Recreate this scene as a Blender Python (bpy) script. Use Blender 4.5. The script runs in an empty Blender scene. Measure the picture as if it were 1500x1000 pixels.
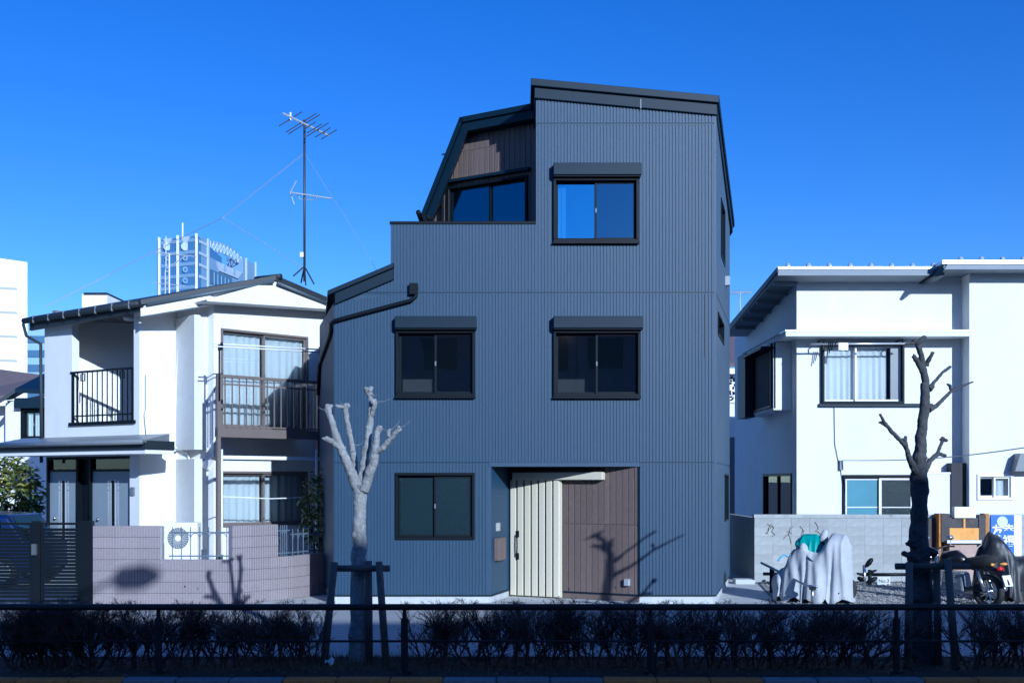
import bpy, math, random
from mathutils import Vector, Matrix, noise
R = math.radians
random.seed(7)
sc = bpy.context.scene

# ------------------------------------------------------------------ camera
F, HY, CH = 1600.0, 704.0, 2.2      # focal length in photo pixels, horizon row, eye height
cam = bpy.data.cameras.new('camera'); cam_o = bpy.data.objects.new('camera', cam)
sc.collection.objects.link(cam_o); sc.camera = cam_o
cam.sensor_width = 36.0; cam.lens = 36.0 * F / 1500.0
cam.shift_y = (HY - 500.0) / 1500.0
cam.clip_end = 3000.0
cam_o.location = (0, 0, CH); cam_o.rotation_euler = (R(90), 0, 0)

# ------------------------------------------------------------------ light
SUN = Vector((0.505, -1.0, 0.40)).normalized()      # towards the sun
el = math.asin(SUN.z); az = math.atan2(SUN.x, SUN.y)
w = bpy.data.worlds.new('World'); sc.world = w; w.use_nodes = True
nt = w.node_tree; bg = nt.nodes['Background']
sky = nt.nodes.new('ShaderNodeTexSky'); sky.sky_type = 'NISHITA'; sky.sun_disc = False
sky.sun_elevation = el; sky.sun_rotation = az
sky.altitude = 0; sky.air_density = 1.0; sky.dust_density = 0.3; sky.ozone_density = 4.0
hs_ = nt.nodes.new('ShaderNodeHueSaturation'); hs_.inputs['Hue'].default_value = .519; hs_.inputs['Saturation'].default_value = 1.25     # film-like depth of the clear winter sky
nt.links.new(sky.outputs[0], hs_.inputs['Color']); nt.links.new(hs_.outputs[0], bg.inputs[0]); bg.inputs[1].default_value = 0.122
sun = bpy.data.lights.new('sun', 'SUN'); sun.energy = 4.6; sun.angle = R(0.5); sun.color = (1.0, 0.95, 0.88)
sun_o = bpy.data.objects.new('sun', sun); sc.collection.objects.link(sun_o)
sun_o.rotation_euler = SUN.to_track_quat('Z', 'Y').to_euler(); sun_o.location = (20, -20, 30)
vs = sc.view_settings
vs.view_transform = 'Standard'; vs.look = 'None'; vs.gamma = 1.0; vs.use_curve_mapping = False
vs.exposure = 0.22
vs.use_white_balance = True; vs.white_balance_temperature = 4950; vs.white_balance_tint = 6   # the photograph's cold white balance
sc.cycles.max_bounces = 8; sc.cycles.transparent_max_bounces = 16
sc.cycles.use_denoising = True

# ------------------------------------------------------------------ helpers
def X(px, Y): return (px - 750.0) / F * Y
def Z(py, Y): return CH - (py - HY) / F * Y
def gY(py, z=0.0): return F * (CH - z) / (py - HY)

class Fr:
    """a vertical wall plane: P + u*dir, outward normal n towards the street"""
    def __init__(s, P, Q):
        s.P = Vector((P[0], P[1])); s.d = (Vector((Q[0], Q[1])) - s.P); s.L = s.d.length; s.d.normalize()
        n = Vector((s.d.y, -s.d.x))
        if n.dot(-(s.P + s.d * s.L / 2)) < 0: n = -n
        s.n = n
    def pt(s, u, z, d=0.0):
        q = s.P + s.d * u + s.n * d
        return (q.x, q.y, z)
    def u(s, px, d=0.0):
        k = (px - 750.0) / F; q = s.P + s.n * d
        return (k * q.y - q.x) / (s.d.x - k * s.d.y)
    def uz(s, px, py, d=0.0):
        u = s.u(px, d); Y = s.P.y + s.d.y * u + s.n.y * d
        return u, Z(py, Y)
    def z(s, px, py, d=0.0): return s.uz(px, py, d)[1]
    def op(s, x0, x1, y0, y1, d=0.0):
        xm = (x0 + x1) / 2
        a, b = s.u(x0, d), s.u(x1, d)
        return (min(a, b), max(a, b), s.z(xm, y1, d), s.z(xm, y0, d))
    def off(s, d):
        a = s.P + s.n * d; b = a + s.d * s.L
        f = Fr(a, b); f.n = s.n; return f

def link(o): sc.collection.objects.link(o)
def setp(o, parent):
    o.parent = parent
    m = Matrix.Identity(4); p = parent
    chain = []
    while p is not None: chain.append(p); p = p.parent
    for q in reversed(chain): m = m @ q.matrix_parent_inverse @ q.matrix_basis
    o.matrix_parent_inverse = m.inverted()

class MB:
    def __init__(s): s.v = []; s.f = []
    def add(s, vs, fs):
        b = len(s.v); s.v += [tuple(p) for p in vs]; s.f += [tuple(b + i for i in f) for f in fs]; return s
    def hexa(s, p):      # 8 points: bottom 4, top 4
        return s.add(p, [(0, 3, 2, 1), (4, 5, 6, 7), (0, 1, 5, 4), (1, 2, 6, 5), (2, 3, 7, 6), (3, 0, 4, 7)])
    def box(s, x0, x1, y0, y1, z0, z1):
        return s.hexa([(x0, y0, z0), (x1, y0, z0), (x1, y1, z0), (x0, y1, z0), (x0, y0, z1), (x1, y0, z1), (x1, y1, z1), (x0, y1, z1)])
    def fbox(s, fr, u0, u1, z0, z1, d0, d1):
        return s.hexa([fr.pt(u0, z0, d1), fr.pt(u1, z0, d1), fr.pt(u1, z0, d0), fr.pt(u0, z0, d0),
                       fr.pt(u0, z1, d1), fr.pt(u1, z1, d1), fr.pt(u1, z1, d0), fr.pt(u0, z1, d0)])
    def fprism(s, fr, poly, d0, d1):
        n = len(poly); vs = [fr.pt(u, z, d1) for u, z in poly] + [fr.pt(u, z, d0) for u, z in poly]
        fs = [tuple(range(n)), tuple(range(2 * n - 1, n - 1, -1))] + [(i, (i + 1) % n, n + (i + 1) % n, n + i) for i in range(n)]
        return s.add(vs, fs)
    def sweep(s, poly3, vec):    # 3-d polygon extruded along a vector
        n = len(poly3); v = Vector(vec)
        vs = [tuple(p) for p in poly3] + [tuple(Vector(p) + v) for p in poly3]
        fs = [tuple(range(n - 1, -1, -1)), tuple(range(n, 2 * n))] + [(i, (i + 1) % n, n + (i + 1) % n, n + i) for i in range(n)]
        return s.add(vs, fs)
    def wall(s, fr, top, zb, ops, d0, d1):
        """slab with rectangular openings and a polyline top"""
        us = sorted(set([round(t[0], 5) for t in top] + [round(c, 5) for o in ops for c in o[:2]]))
        us = [u for u in us if top[0][0] - 1e-4 <= u <= top[-1][0] + 1e-4]
        def tz(u, side):
            for (a, za), (b, zz) in zip(top, top[1:]):
                if b - a < 1e-6: continue
                if a - 1e-4 <= u <= b + 1e-4:
                    if side > 0 and abs(u - b) < 1e-4 and (b, zz) != top[-1]: continue
                    if side < 0 and abs(u - a) < 1e-4 and (a, za) != top[0]: continue
                    return za + (zz - za) * (u - a) / (b - a)
            return top[-1][1]
        for a, b in zip(us, us[1:]):
            if b - a < 1e-4: continue
            m = (a + b) / 2; ta, tb = tz(a, 1), tz(b, -1)
            cuts = sorted([(o[2], o[3]) for o in ops if o[0] - 1e-4 < m < o[1] + 1e-4])
            lo = zb
            for (c0, c1) in cuts:
                if c0 > lo + 1e-4: s.fbox(fr, a, b, lo, c0, d0, d1)
                lo = max(lo, c1)
            if min(ta, tb) > lo + 1e-3:
                s.hexa([fr.pt(a, lo, d1), fr.pt(b, lo, d1), fr.pt(b, lo, d0), fr.pt(a, lo, d0),
                        fr.pt(a, ta, d1), fr.pt(b, tb, d1), fr.pt(b, tb, d0), fr.pt(a, ta, d0)])
        return s
    def ribs(s, fr, top, zb, ops, pitch, wd, d0, d1, u0=None, u1=None):
        u = (top[0][0] if u0 is None else u0) + pitch * .5; e = top[-1][0] if u1 is None else u1
        while u < e:
            a, b = u - wd / 2, u + wd / 2
            t = None
            for (p, zp), (q, zq) in zip(top, top[1:]):
                if p <= u <= q and q - p > 1e-6: t = zp + (zq - zp) * (u - p) / (q - p); break
            if t is not None:
                lo = zb
                for (c0, c1) in sorted([(o[2], o[3]) for o in ops if o[0] - wd / 2 < u < o[1] + wd / 2]):
                    c0 = min(c0, t)
                    if c0 > lo + .01: s.rib(fr, a, b, lo, c0, d0, d1)
                    lo = max(lo, c1)
                if t > lo + .01: s.rib(fr, a, b, lo, t, d0, d1)
            u += pitch
        return s
    def rib(s, fr, a, b, z0, z1, d0, d1):
        c = .004
        return s.add([fr.pt(a, z0, d0), fr.pt(a + c, z0, d1), fr.pt(b - c, z0, d1), fr.pt(b, z0, d0),
                      fr.pt(a, z1, d0), fr.pt(a + c, z1, d1), fr.pt(b - c, z1, d1), fr.pt(b, z1, d0)],
                     [(0, 1, 5, 4), (1, 2, 6, 5), (2, 3, 7, 6), (4, 5, 6, 7), (0, 3, 2, 1)])
    def tube(s, pts, rad, n=8, cap=True):
        pts = [Vector(p) for p in pts]
        if not isinstance(rad, (list, tuple)): rad = [rad] * len(pts)
        t0 = (pts[1] - pts[0]).normalized()
        a = Vector((0, 0, 1)) if abs(t0.z) < .9 else Vector((1, 0, 0))
        x = t0.cross(a).normalized(); rings = []; b0 = len(s.v)
        for i, p in enumerate(pts):
            if i == 0: t = t0
            elif i == len(pts) - 1: t = (pts[i] - pts[i - 1]).normalized()
            else: t = ((pts[i + 1] - pts[i]).normalized() + (pts[i] - pts[i - 1]).normalized()).normalized()
            x = (x - t * x.dot(t)).normalized(); y = t.cross(x)
            for k in range(n):
                an = 2 * math.pi * k / n
                s.v.append(tuple(p + (x * math.cos(an) + y * math.sin(an)) * rad[i]))
        for i in range(len(pts) - 1):
            for k in range(n):
                s.f.append((b0 + i * n + k, b0 + i * n + (k + 1) % n, b0 + (i + 1) * n + (k + 1) % n, b0 + (i + 1) * n + k))
        if cap:
            s.f.append(tuple(b0 + k for k in range(n - 1, -1, -1)))
            s.f.append(tuple(b0 + (len(pts) - 1) * n + k for k in range(n)))
        return s
    def lathe(s, c, prof, n=16, axis='z'):
        b = len(s.v)
        for r, h in prof:
            for k in range(n):
                an = 2 * math.pi * k / n; ca, sa = math.cos(an) * r, math.sin(an) * r
                p = {'z': (ca, sa, h), 'y': (ca, h, sa), 'x': (h, ca, sa)}[axis]
                s.v.append((c[0] + p[0], c[1] + p[1], c[2] + p[2]))
        for i in range(len(prof) - 1):
            for k in range(n):
                s.f.append((b + i * n + k, b + i * n + (k + 1) % n, b + (i + 1) * n + (k + 1) % n, b + (i + 1) * n + k))
        s.f.append(tuple(b + k for k in range(n - 1, -1, -1))); s.f.append(tuple(b + (len(prof) - 1) * n + k for k in range(n)))
        return s
    def mesh(s, name, m, smooth=False):
        me = bpy.data.meshes.new(name); me.from_pydata(s.v, [], s.f); me.update()
        if m is not None: me.materials.append(m)
        if smooth:
            me.polygons.foreach_set('use_smooth', [True] * len(me.polygons))
        return me
    def build(s, name, m, parent=None, kind=None, smooth=False, label=None, cat=None, group=None, fix=True):
        me = s.mesh(name, m, smooth)
        if fix:
            import bmesh
            b = bmesh.new(); b.from_mesh(me); bmesh.ops.recalc_face_normals(b, faces=b.faces); b.to_mesh(me); b.free()
        o = bpy.data.objects.new(name, me); link(o)
        if parent is not None: setp(o, parent)
        tag(o, label, cat, group, kind)
        return o

def tag(o, label=None, cat=None, group=None, kind=None):
    if label: o['label'] = label
    if cat: o['category'] = cat
    if group: o['group'] = group
    if kind: o['kind'] = kind
    return o
def thing(name, loc, label, cat, group=None, rz=0.0):
    e = bpy.data.objects.new(name, None); e.empty_display_size = .2; link(e)
    e.location = loc; e.rotation_euler = (0, 0, rz)
    return tag(e, label, cat, group)
def bevel(o, wdt=.01, seg=2):
    m = o.modifiers.new('bevel', 'BEVEL'); m.width = wdt; m.segments = seg; m.limit_method = 'ANGLE'; m.angle_limit = R(40)
    return o
def inst(name, me, loc, parent=None, rz=0.0, scale=None, rot=None):
    o = bpy.data.objects.new(name, me); link(o); o.location = loc
    o.rotation_euler = rot if rot else (0, 0, rz)
    if scale: o.scale = scale
    if parent is not None: setp(o, parent)
    return o

# ------------------------------------------------------------------ materials
def mat(name, col, rough=.6, metal=0.0, var=.12, scale=6.0, bump=0.0, bscale=80.0, stretch=(1, 1, 1), rnd=0.0, spec=.5, stain=0.0, sscale=1.2, scol=None, coords='Object'):
    m = bpy.data.materials.new(name); m.use_nodes = True; t = m.node_tree; b = t.nodes['Principled BSDF']
    b.inputs['Roughness'].default_value = rough; b.inputs['Metallic'].default_value = metal
    b.inputs['Specular IOR Level'].default_value = spec
    tc = t.nodes.new('ShaderNodeTexCoord'); mp = t.nodes.new('ShaderNodeMapping'); mp.inputs['Scale'].default_value = stretch
    t.links.new(tc.outputs[coords], mp.inputs['Vector'])
    n = t.nodes.new('ShaderNodeTexNoise'); n.inputs['Scale'].default_value = scale; n.inputs['Detail'].default_value = 6; n.inputs['Roughness'].default_value = .65
    t.links.new(mp.outputs[0], n.inputs['Vector'])
    mr = t.nodes.new('ShaderNodeMapRange'); mr.inputs[1].default_value = .25; mr.inputs[2].default_value = .75
    mr.inputs[3].default_value = 1 - var; mr.inputs[4].default_value = 1 + var
    t.links.new(n.outputs[0], mr.inputs[0])
    fac = mr.outputs[0]
    if rnd:
        oi = t.nodes.new('ShaderNodeObjectInfo'); r2 = t.nodes.new('ShaderNodeMapRange')
        r2.inputs[3].default_value = 1 - rnd; r2.inputs[4].default_value = 1 + rnd; t.links.new(oi.outputs['Random'], r2.inputs[0])
        mu = t.nodes.new('ShaderNodeMath'); mu.operation = 'MULTIPLY'; t.links.new(fac, mu.inputs[0]); t.links.new(r2.outputs[0], mu.inputs[1]); fac = mu.outputs[0]
    vm = t.nodes.new('ShaderNodeVectorMath'); vm.operation = 'SCALE'; vm.inputs[0].default_value = col; t.links.new(fac, vm.inputs['Scale'])
    out = vm.outputs[0]
    if stain:
        n2 = t.nodes.new('ShaderNodeTexNoise'); n2.inputs['Scale'].default_value = sscale; n2.inputs['Detail'].default_value = 8; n2.inputs['Roughness'].default_value = .7
        m2 = t.nodes.new('ShaderNodeMapping'); m2.inputs['Scale'].default_value = (1, 1, .3); t.links.new(tc.outputs[coords], m2.inputs[0]); t.links.new(m2.outputs[0], n2.inputs['Vector'])
        r3 = t.nodes.new('ShaderNodeMapRange'); r3.inputs[1].default_value = .5; r3.inputs[2].default_value = .72; r3.inputs[3].default_value = 0; r3.inputs[4].default_value = stain
        t.links.new(n2.outputs[0], r3.inputs[0])
        mx = t.nodes.new('ShaderNodeMix'); mx.data_type = 'RGBA'; t.links.new(r3.outputs[0], mx.inputs[0]); t.links.new(out, mx.inputs[6])
        mx.inputs[7].default_value = tuple(scol or [c * .45 for c in col]) + (1,)
        out = mx.outputs[2]
    t.links.new(out, b.inputs['Base Color'])
    if bump:
        bn = t.nodes.new('ShaderNodeTexNoise'); bn.inputs['Scale'].default_value = bscale; bn.inputs['Detail'].default_value = 4
        t.links.new(mp.outputs[0], bn.inputs['Vector'])
        bu = t.nodes.new('ShaderNodeBump'); bu.inputs['Strength'].default_value = min(1, bump); bu.inputs['Distance'].default_value = .01
        t.links.new(bn.outputs[0], bu.inputs['Height']); t.links.new(bu.outputs[0], b.inputs['Normal'])
    return m
def glass(name, tint=(.85, .95, .97), refl=.12, rough=.0, gcol=(.92, .95, 1)):
    m = bpy.data.materials.new(name); m.use_nodes = True; t = m.node_tree; t.nodes.remove(t.nodes['Principled BSDF'])
    o = t.nodes['Material Output']; tr = t.nodes.new('ShaderNodeBsdfTransparent'); tr.inputs[0].default_value = tint + (1,)
    g = t.nodes.new('ShaderNodeBsdfGlossy'); g.inputs['Roughness'].default_value = rough; g.inputs[0].default_value = gcol + (1,)
    lw = t.nodes.new('ShaderNodeFresnel'); lw.inputs[0].default_value = 1.5
    mr = t.nodes.new('ShaderNodeMapRange'); mr.inputs[1].default_value = .04; mr.inputs[2].default_value = 1; mr.inputs[3].default_value = refl; mr.inputs[4].default_value = 1
    t.links.new(lw.outputs[0], mr.inputs[0])
    # faint waviness of float glass
    tc = t.nodes.new('ShaderNodeTexCoord'); n = t.nodes.new('ShaderNodeTexNoise'); n.inputs['Scale'].default_value = 1.6
    bu = t.nodes.new('ShaderNodeBump'); bu.inputs['Strength'].default_value = .05; bu.inputs['Distance'].default_value = .02
    t.links.new(tc.outputs['Object'], n.inputs['Vector']); t.links.new(n.outputs[0], bu.inputs['Height']); t.links.new(bu.outputs[0], g.inputs['Normal'])
    mx = t.nodes.new('ShaderNodeMixShader'); t.links.new(mr.outputs[0], mx.inputs[0]); t.links.new(tr.outputs[0], mx.inputs[1]); t.links.new(g.outputs[0], mx.inputs[2])
    t.links.new(mx.outputs[0], o.inputs[0])
    return m
def emit_mat(name, col, s):
    m = bpy.data.materials.new(name); m.use_nodes = True; b = m.node_tree.nodes['Principled BSDF']
    b.inputs['Base Color'].default_value = col + (1,); b.inputs['Emission Color'].default_value = col + (1,); b.inputs['Emission Strength'].default_value = s
    return m
M = {}
M['siding'] = mat('siding', (.014, .047, .096), .5, var=.07, scale=30, bump=.25, bscale=260, stain=.22, sscale=1.6, scol=(.030, .064, .096))
M['siding_plain'] = M['siding']
M['trim'] = mat('trim', (.0045, .016, .030), .5, var=.15, scale=5, stain=.1, spec=.25)
M['black_alu'] = mat('black_alu', (.005, .008, .012), .45, metal=0.0, var=.1, spec=.15)
M['wood'] = mat('wood', (.135, .098, .086), .6, var=.28, scale=14, stretch=(6, 6, .7), bump=.35, bscale=40, rnd=.10)
M['door_slat'] = mat('door_slat', (.62, .57, .43), .42, var=.05, scale=20, stretch=(8, 8, .5), rnd=.04)
M['foundation'] = mat('foundation', (.45, .46, .46), .8, var=.1, scale=4, bump=.3, bscale=60, stain=.25, scol=(.3, .3, .3))
M['apron'] = mat('apron', (.50, .50, .48), .85, var=.12, scale=3, bump=.3, bscale=90, stain=.3, sscale=2.0, scol=(.28, .28, .27))
M['stucco'] = mat('stucco', (.74, .74, .72), .85, var=.03, scale=4, bump=.45, bscale=140, stain=.30, sscale=1.5, scol=(.54, .54, .52))
M['stucco_cream'] = mat('stucco_cream', (.72, .73, .71), .85, var=.03, scale=3, bump=.4, bscale=120, stain=.30, sscale=1.2, scol=(.56, .57, .55))
M['roof_dark'] = mat('roof_dark', (.013, .020, .027), .6, var=.15, scale=4)
M['gutter'] = mat('gutter', (.16, .18, .2), .4, var=.1)
M['brown_alu'] = mat('brown_alu', (.20, .165, .15), .4, metal=.3, var=.06)
M['silver_alu'] = mat('silver_alu', (.62, .63, .64), .35, metal=.55, var=.05)
M['white_paint'] = mat('white_paint', (.78, .78, .77), .45, var=.04)
M['curtain'] = mat('curtain', (.60, .62, .63), .9, var=.05, scale=8, stretch=(1, 1, .2))
M['curtain_stripe'] = mat('curtain_stripe', (.80, .81, .82), .9, var=.05, scale=8, stretch=(1, 1, .2))
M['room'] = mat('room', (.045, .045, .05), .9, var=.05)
M['room_white'] = mat('room_white', (.62, .62, .6), .9, var=.05)
M['glass'] = glass('window_glass', (.93, .96, .97), refl=.11)
M['glass_sky'] = glass('coated_glass', (.3, .45, .58), refl=.18, gcol=(.40, .74, 1.0))
M['glass_blue'] = glass('coated_glass_bright', (.6, .75, .85), refl=.34, gcol=(.30, .70, 1.0))
M['antenna'] = mat('antenna', (.035, .038, .045), .5)
M['tower_white'] = mat('tower_white', (.42, .50, .62), .6, var=.04)
M['glass_frost'] = mat('frosted_glass', (.012, .025, .032), .16, var=.5, scale=55, bump=.35, bscale=150, spec=.25)
M['steel'] = mat('steel', (.55, .56, .57), .25, metal=.9, var=.05)
M['rail_paint'] = mat('rail_paint', (.022, .021, .022), .5, var=.3, scale=12, spec=.2, stain=.2, scol=(.07, .04, .03))
M['rust'] = mat('rust', (.42, .17, .035), .8, var=.35, scale=10, bump=.4, stain=.6, sscale=3, scol=(.10, .045, .02))
M['asphalt'] = mat('asphalt', (.105, .107, .11), .9, var=.22, scale=60, bump=.6, bscale=220, stain=.35, sscale=.6, scol=(.075, .075, .078))
M['paving'] = mat('paving', (.36, .36, .355), .88, var=.2, scale=70, bump=.5, bscale=200, stain=.3, sscale=.8, scol=(.27, .27, .265))
M['soil'] = mat('soil', (.045, .036, .026), .95, var=.45, scale=22, bump=1, bscale=50)
M['gravel'] = mat('gravel', (.25, .24, .225), .95, var=.5, scale=45, bump=1, bscale=70)
M['kerb'] = mat('kerb', (.24, .24, .235), .85, var=.18, scale=20, bump=.5, bscale=120, rnd=.1, stain=.3)
M['kerb_orange'] = mat('kerb_orange', (.55, .21, .045), .75, var=.25, scale=14, bump=.4, bscale=100, rnd=.12, stain=.5, sscale=5, scol=(.2, .16, .12))
M['block'] = mat('block', (.34, .35, .34), .9, var=.16, scale=9, bump=.6, bscale=130, rnd=.09, stain=.35, sscale=2.2, scol=(.22, .22, .21))
M['tile_block'] = mat('tile_block', (.27, .235, .245), .8, var=.14, scale=40, bump=.5, bscale=150, rnd=.06)
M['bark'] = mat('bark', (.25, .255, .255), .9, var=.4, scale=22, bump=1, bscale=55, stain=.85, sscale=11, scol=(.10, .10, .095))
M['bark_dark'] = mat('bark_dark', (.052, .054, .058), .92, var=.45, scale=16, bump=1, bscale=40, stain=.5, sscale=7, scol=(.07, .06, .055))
M['stake'] = mat('stake', (.12, .105, .09), .9, var=.3, scale=20, stretch=(5, 5, .6), bump=.5, rnd=.2)
M['twig'] = mat('twig', (.085, .060, .050), .9, var=.3, scale=20, rnd=.15)
M['red_leaf'] = mat('red_leaf', (.15, .035, .025), .7, var=.4, scale=30)
M['green_leaf'] = mat('green_leaf', (.085, .125, .03), .5, var=.55, scale=9)
M['yellow_leaf'] = mat('yellow_leaf', (.26, .26, .06), .5, var=.55, scale=9)
M['litter'] = mat('litter', (.13, .09, .05), .9, var=.5, scale=30)
# ================================================================== setting
Y0 = F / 82.0                                   # facade plane of the dark house, 19.51 m
MB().add([(-900, -300, -.16), (900, -300, -.16), (900, 1600, -.16), (-900, 1600, -.16)], [(0, 1, 2, 3)]).build('ground', M['asphalt'], kind='structure')
MB().add([(-60, -9, -.125), (60, -9, -.125), (60, 12.14, -.125), (-60, 12.14, -.125)], [(0, 1, 2, 3)]).build('road', M['asphalt'], kind='structure')
kerb = MB().box(-30, 30, 12.17, 12.29, -.155, -.03).build('kerb', M['kerb'], kind='structure')
kst = .594
me_k = {}
for c in ('kerb', 'kerb_orange'):
    b = MB().box(.004, kst - .004, 0, .18, -.15, 0); o = b.mesh('kerb_stone', M[c]); me_k[c] = o
xs = X(412, 12.07)
for i in range(-16, 17):
    on = (i // 3) % 2 == 0
    o = inst('kerb_stone', me_k['kerb_orange' if on else 'kerb'], (xs + i * kst, 12.11, .002 + random.uniform(-.003, .003)), kerb)
    bevel(o, .018, 2)
# planting strip, lane behind it, lot
def sheet(name, m, x0, x1, y0, y1, z, nx, ny, amp=0.0, kind='structure'):
    b = MB(); rr = random.Random(hash(name) % 1000)
    for j in range(ny + 1):
        for i in range(nx + 1):
            b.v.append((x0 + (x1 - x0) * i / nx, y0 + (y1 - y0) * j / ny, z + rr.uniform(-amp, amp)))
    for j in range(ny):
        for i in range(nx):
            a = j * (nx + 1) + i; b.f.append((a, a + 1, a + nx + 2, a + nx + 1))
    return b.build(name, m, kind=kind, smooth=True)
sheet('planting_strip', M['soil'], -30, 30, 12.28, 13.62, -.012, 240, 10, .018)
MB().box(-30, 30, 13.62, 13.74, -.155, .012).build('planting_edge', M['kerb'], kind='structure')
sheet('lane', M['paving'], -30, 30, 13.74, 18.75, 0.0, 60, 8)
MB().box(-30, 30, 18.752, 19.0, -.14, .006).build('gutter_strip', M['foundation'], kind='structure')
MB().add([(-30, 19.0, -.002), (30, 19.0, -.002), (30, 60, -.002), (-30, 60, -.002)], [(0, 1, 2, 3)]).build('yard_ground', M['apron'], kind='structure')
gx0 = X(1135, 19.3)
gb = MB(); nxg, nyg = 60, 40
rr = random.Random(3)
for j in range(nyg + 1):
    for i in range(nxg + 1):
        t = j / nyg; xa = gx0 + .02 + (X(1108, 23.8) - gx0) * t
        gb.v.append((xa + (14.5 - xa) * i / nxg, 19.02 + 4.7 * t, .01 + rr.uniform(0, .02)))
for j in range(nyg):
    for i in range(nxg):
        a = j * (nxg + 1) + i; gb.f.append((a, a + 1, a + nxg + 2, a + nxg + 1))
gb.build('gravel_lot', M['gravel'], kind='structure')
# loose stones on the lot
st = MB(); rr = random.Random(5)
for i in range(5200):
    t = rr.random(); x = rr.uniform(gx0 + .1 + (X(1108, 23.8) - gx0) * t, 13.5); y = 19.04 + 4.6 * t; r = rr.uniform(.012, .03); z = .028
    p = [(x + r * rr.uniform(.6, 1.3), y, z), (x, y + r * rr.uniform(.6, 1.3), z), (x - r * rr.uniform(.6, 1.3), y, z), (x, y - r, z), (x, y, z + r * rr.uniform(.5, .9)), (x, y, z - .02)]
    st.add(p, [(0, 1, 4), (1, 2, 4), (2, 3, 4), (3, 0, 4), (1, 0, 5), (2, 1, 5), (3, 2, 5), (0, 3, 5)])
M['stone'] = mat('stone', (.32, .31, .29), .9, var=.6, scale=14)
st.build('gravel_stones', M['stone'], kind='stuff', label='loose grey gravel stones covering the parking lot', cat='gravel')
# litter and dry grass in the planting strip
lt = MB(); rr = random.Random(9)
for i in range(2600):
    x = rr.uniform(-7, 7); y = rr.uniform(12.25, 13.58); z = .012 + rr.uniform(0, .02); a = rr.uniform(0, 6.28); l = rr.uniform(.012, .035); k = rr.uniform(.3, .6)
    c, s_ = math.cos(a), math.sin(a); h = rr.uniform(-.012, .015)
    lt.add([(x - c * l, y - s_ * l, z), (x - s_ * l * k, y + c * l * k, z + h), (x + c * l, y + s_ * l, z), (x + s_ * l * k, y - c * l * k, z - h * .5)], [(0, 1, 2, 3)])
lt.build('leaf_litter', M['litter'], kind='stuff', fix=False, label='fallen dry leaves on the dark soil of the planting strip', cat='leaf litter')
gr = MB()
for i in range(2400):
    x = rr.choice([rr.uniform(-3.2, -.9), rr.uniform(-7, 7)]); y = rr.uniform(12.6, 13.6); h = rr.uniform(.04, .13); a = rr.uniform(0, 6.28); l = rr.uniform(0, .06)
    q = (x + math.cos(a) * l, y + math.sin(a) * l, h)
    gr.add([(x - .004, y, -.01), (x + .004, y, -.01), q], [(0, 1, 2)])
M['dry_grass'] = mat('dry_grass', (.12, .10, .055), .8, var=.4)
gr.build('dry_grass', M['dry_grass'], kind='stuff', fix=False, label='thin dry grass tufts in the planting strip', cat='grass')

# ================================================================== dark house
house = thing('dark_house', (0, Y0, 0), 'three-storey house in dark grey ribbed siding with stepped roofline and recessed entrance', 'house')
FA = Fr((X(490, Y0), Y0), (X(1048, Y0), Y0))
U = lambda px: FA.u(px)
def FZ(py): return Z(py, Y0)
zb = FZ(872) + .02
zj1, zj2, zj3 = FZ(678), FZ(429.5), FZ(182)
def joined(name, build, m, parent=house, **k): b = MB(); build(b); return b.build(name, m, parent, **k)

def room(fr, o, depth=1.6, m=None, parent=house, z_extra=.25, d_start=-.17, side=.5):
    u0, u1, z0, z1 = o; u0 -= side; u1 += side; z0 -= .45; z1 += z_extra
    p = [fr.pt(u0, z0, d_start), fr.pt(u1, z0, d_start), fr.pt(u1, z1, d_start), fr.pt(u0, z1, d_start)]
    q = [fr.pt(u0, z0, -depth), fr.pt(u1, z0, -depth), fr.pt(u1, z1, -depth), fr.pt(u0, z1, -depth)]
    # closed around the opening so that no light leaks in
    a0, a1, b0, b1 = o
    r = [fr.pt(a0, b0, d_start), fr.pt(a1, b0, d_start), fr.pt(a1, b1, d_start), fr.pt(a0, b1, d_start)]
    MB().add(p + q + r, [(4, 5, 6, 7), (0, 4, 7, 3), (1, 2, 6, 5), (3, 7, 6, 2), (0, 1, 5, 4),
                         (0, 1, 9, 8), (1, 2, 10, 9), (2, 3, 11, 10), (3, 0, 8, 11)]).build('room', m or M['room'], parent, fix=False)
def frame_bars(b, fr, u0, u1, z0, z1, t, d0, d1):
    b.fbox(fr, u0, u1, z0, z0 + t, d0, d1); b.fbox(fr, u0, u1, z1 - t, z1, d0, d1)
    b.fbox(fr, u0, u0 + t, z0 + t, z1 - t, d0, d1); b.fbox(fr, u1 - t, u1, z0 + t, z1 - t, d0, d1)
def curtain_mesh(fr, u0, u1, z0, z1, d, folds, amp=.03):
    b = MB(); n = folds * 8; rows = 4
    for j in range(rows + 1):
        for i in range(n + 1):
            t = i / n; k = .45 + .55 * (1 - j / rows) if rows else 1
            dd = d + amp * k * math.sin(t * folds * 2 * math.pi + .6 * math.sin(t * 9)) + amp * .3 * math.sin(t * 23)
            b.v.append(fr.pt(u0 + (u1 - u0) * t, z0 + (z1 - z0) * j / rows, dd))
    for j in range(rows):
        for i in range(n):
            a = j * (n + 1) + i; b.f.append((a, a + 1, a + n + 2, a + n + 1))
    return b
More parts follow.
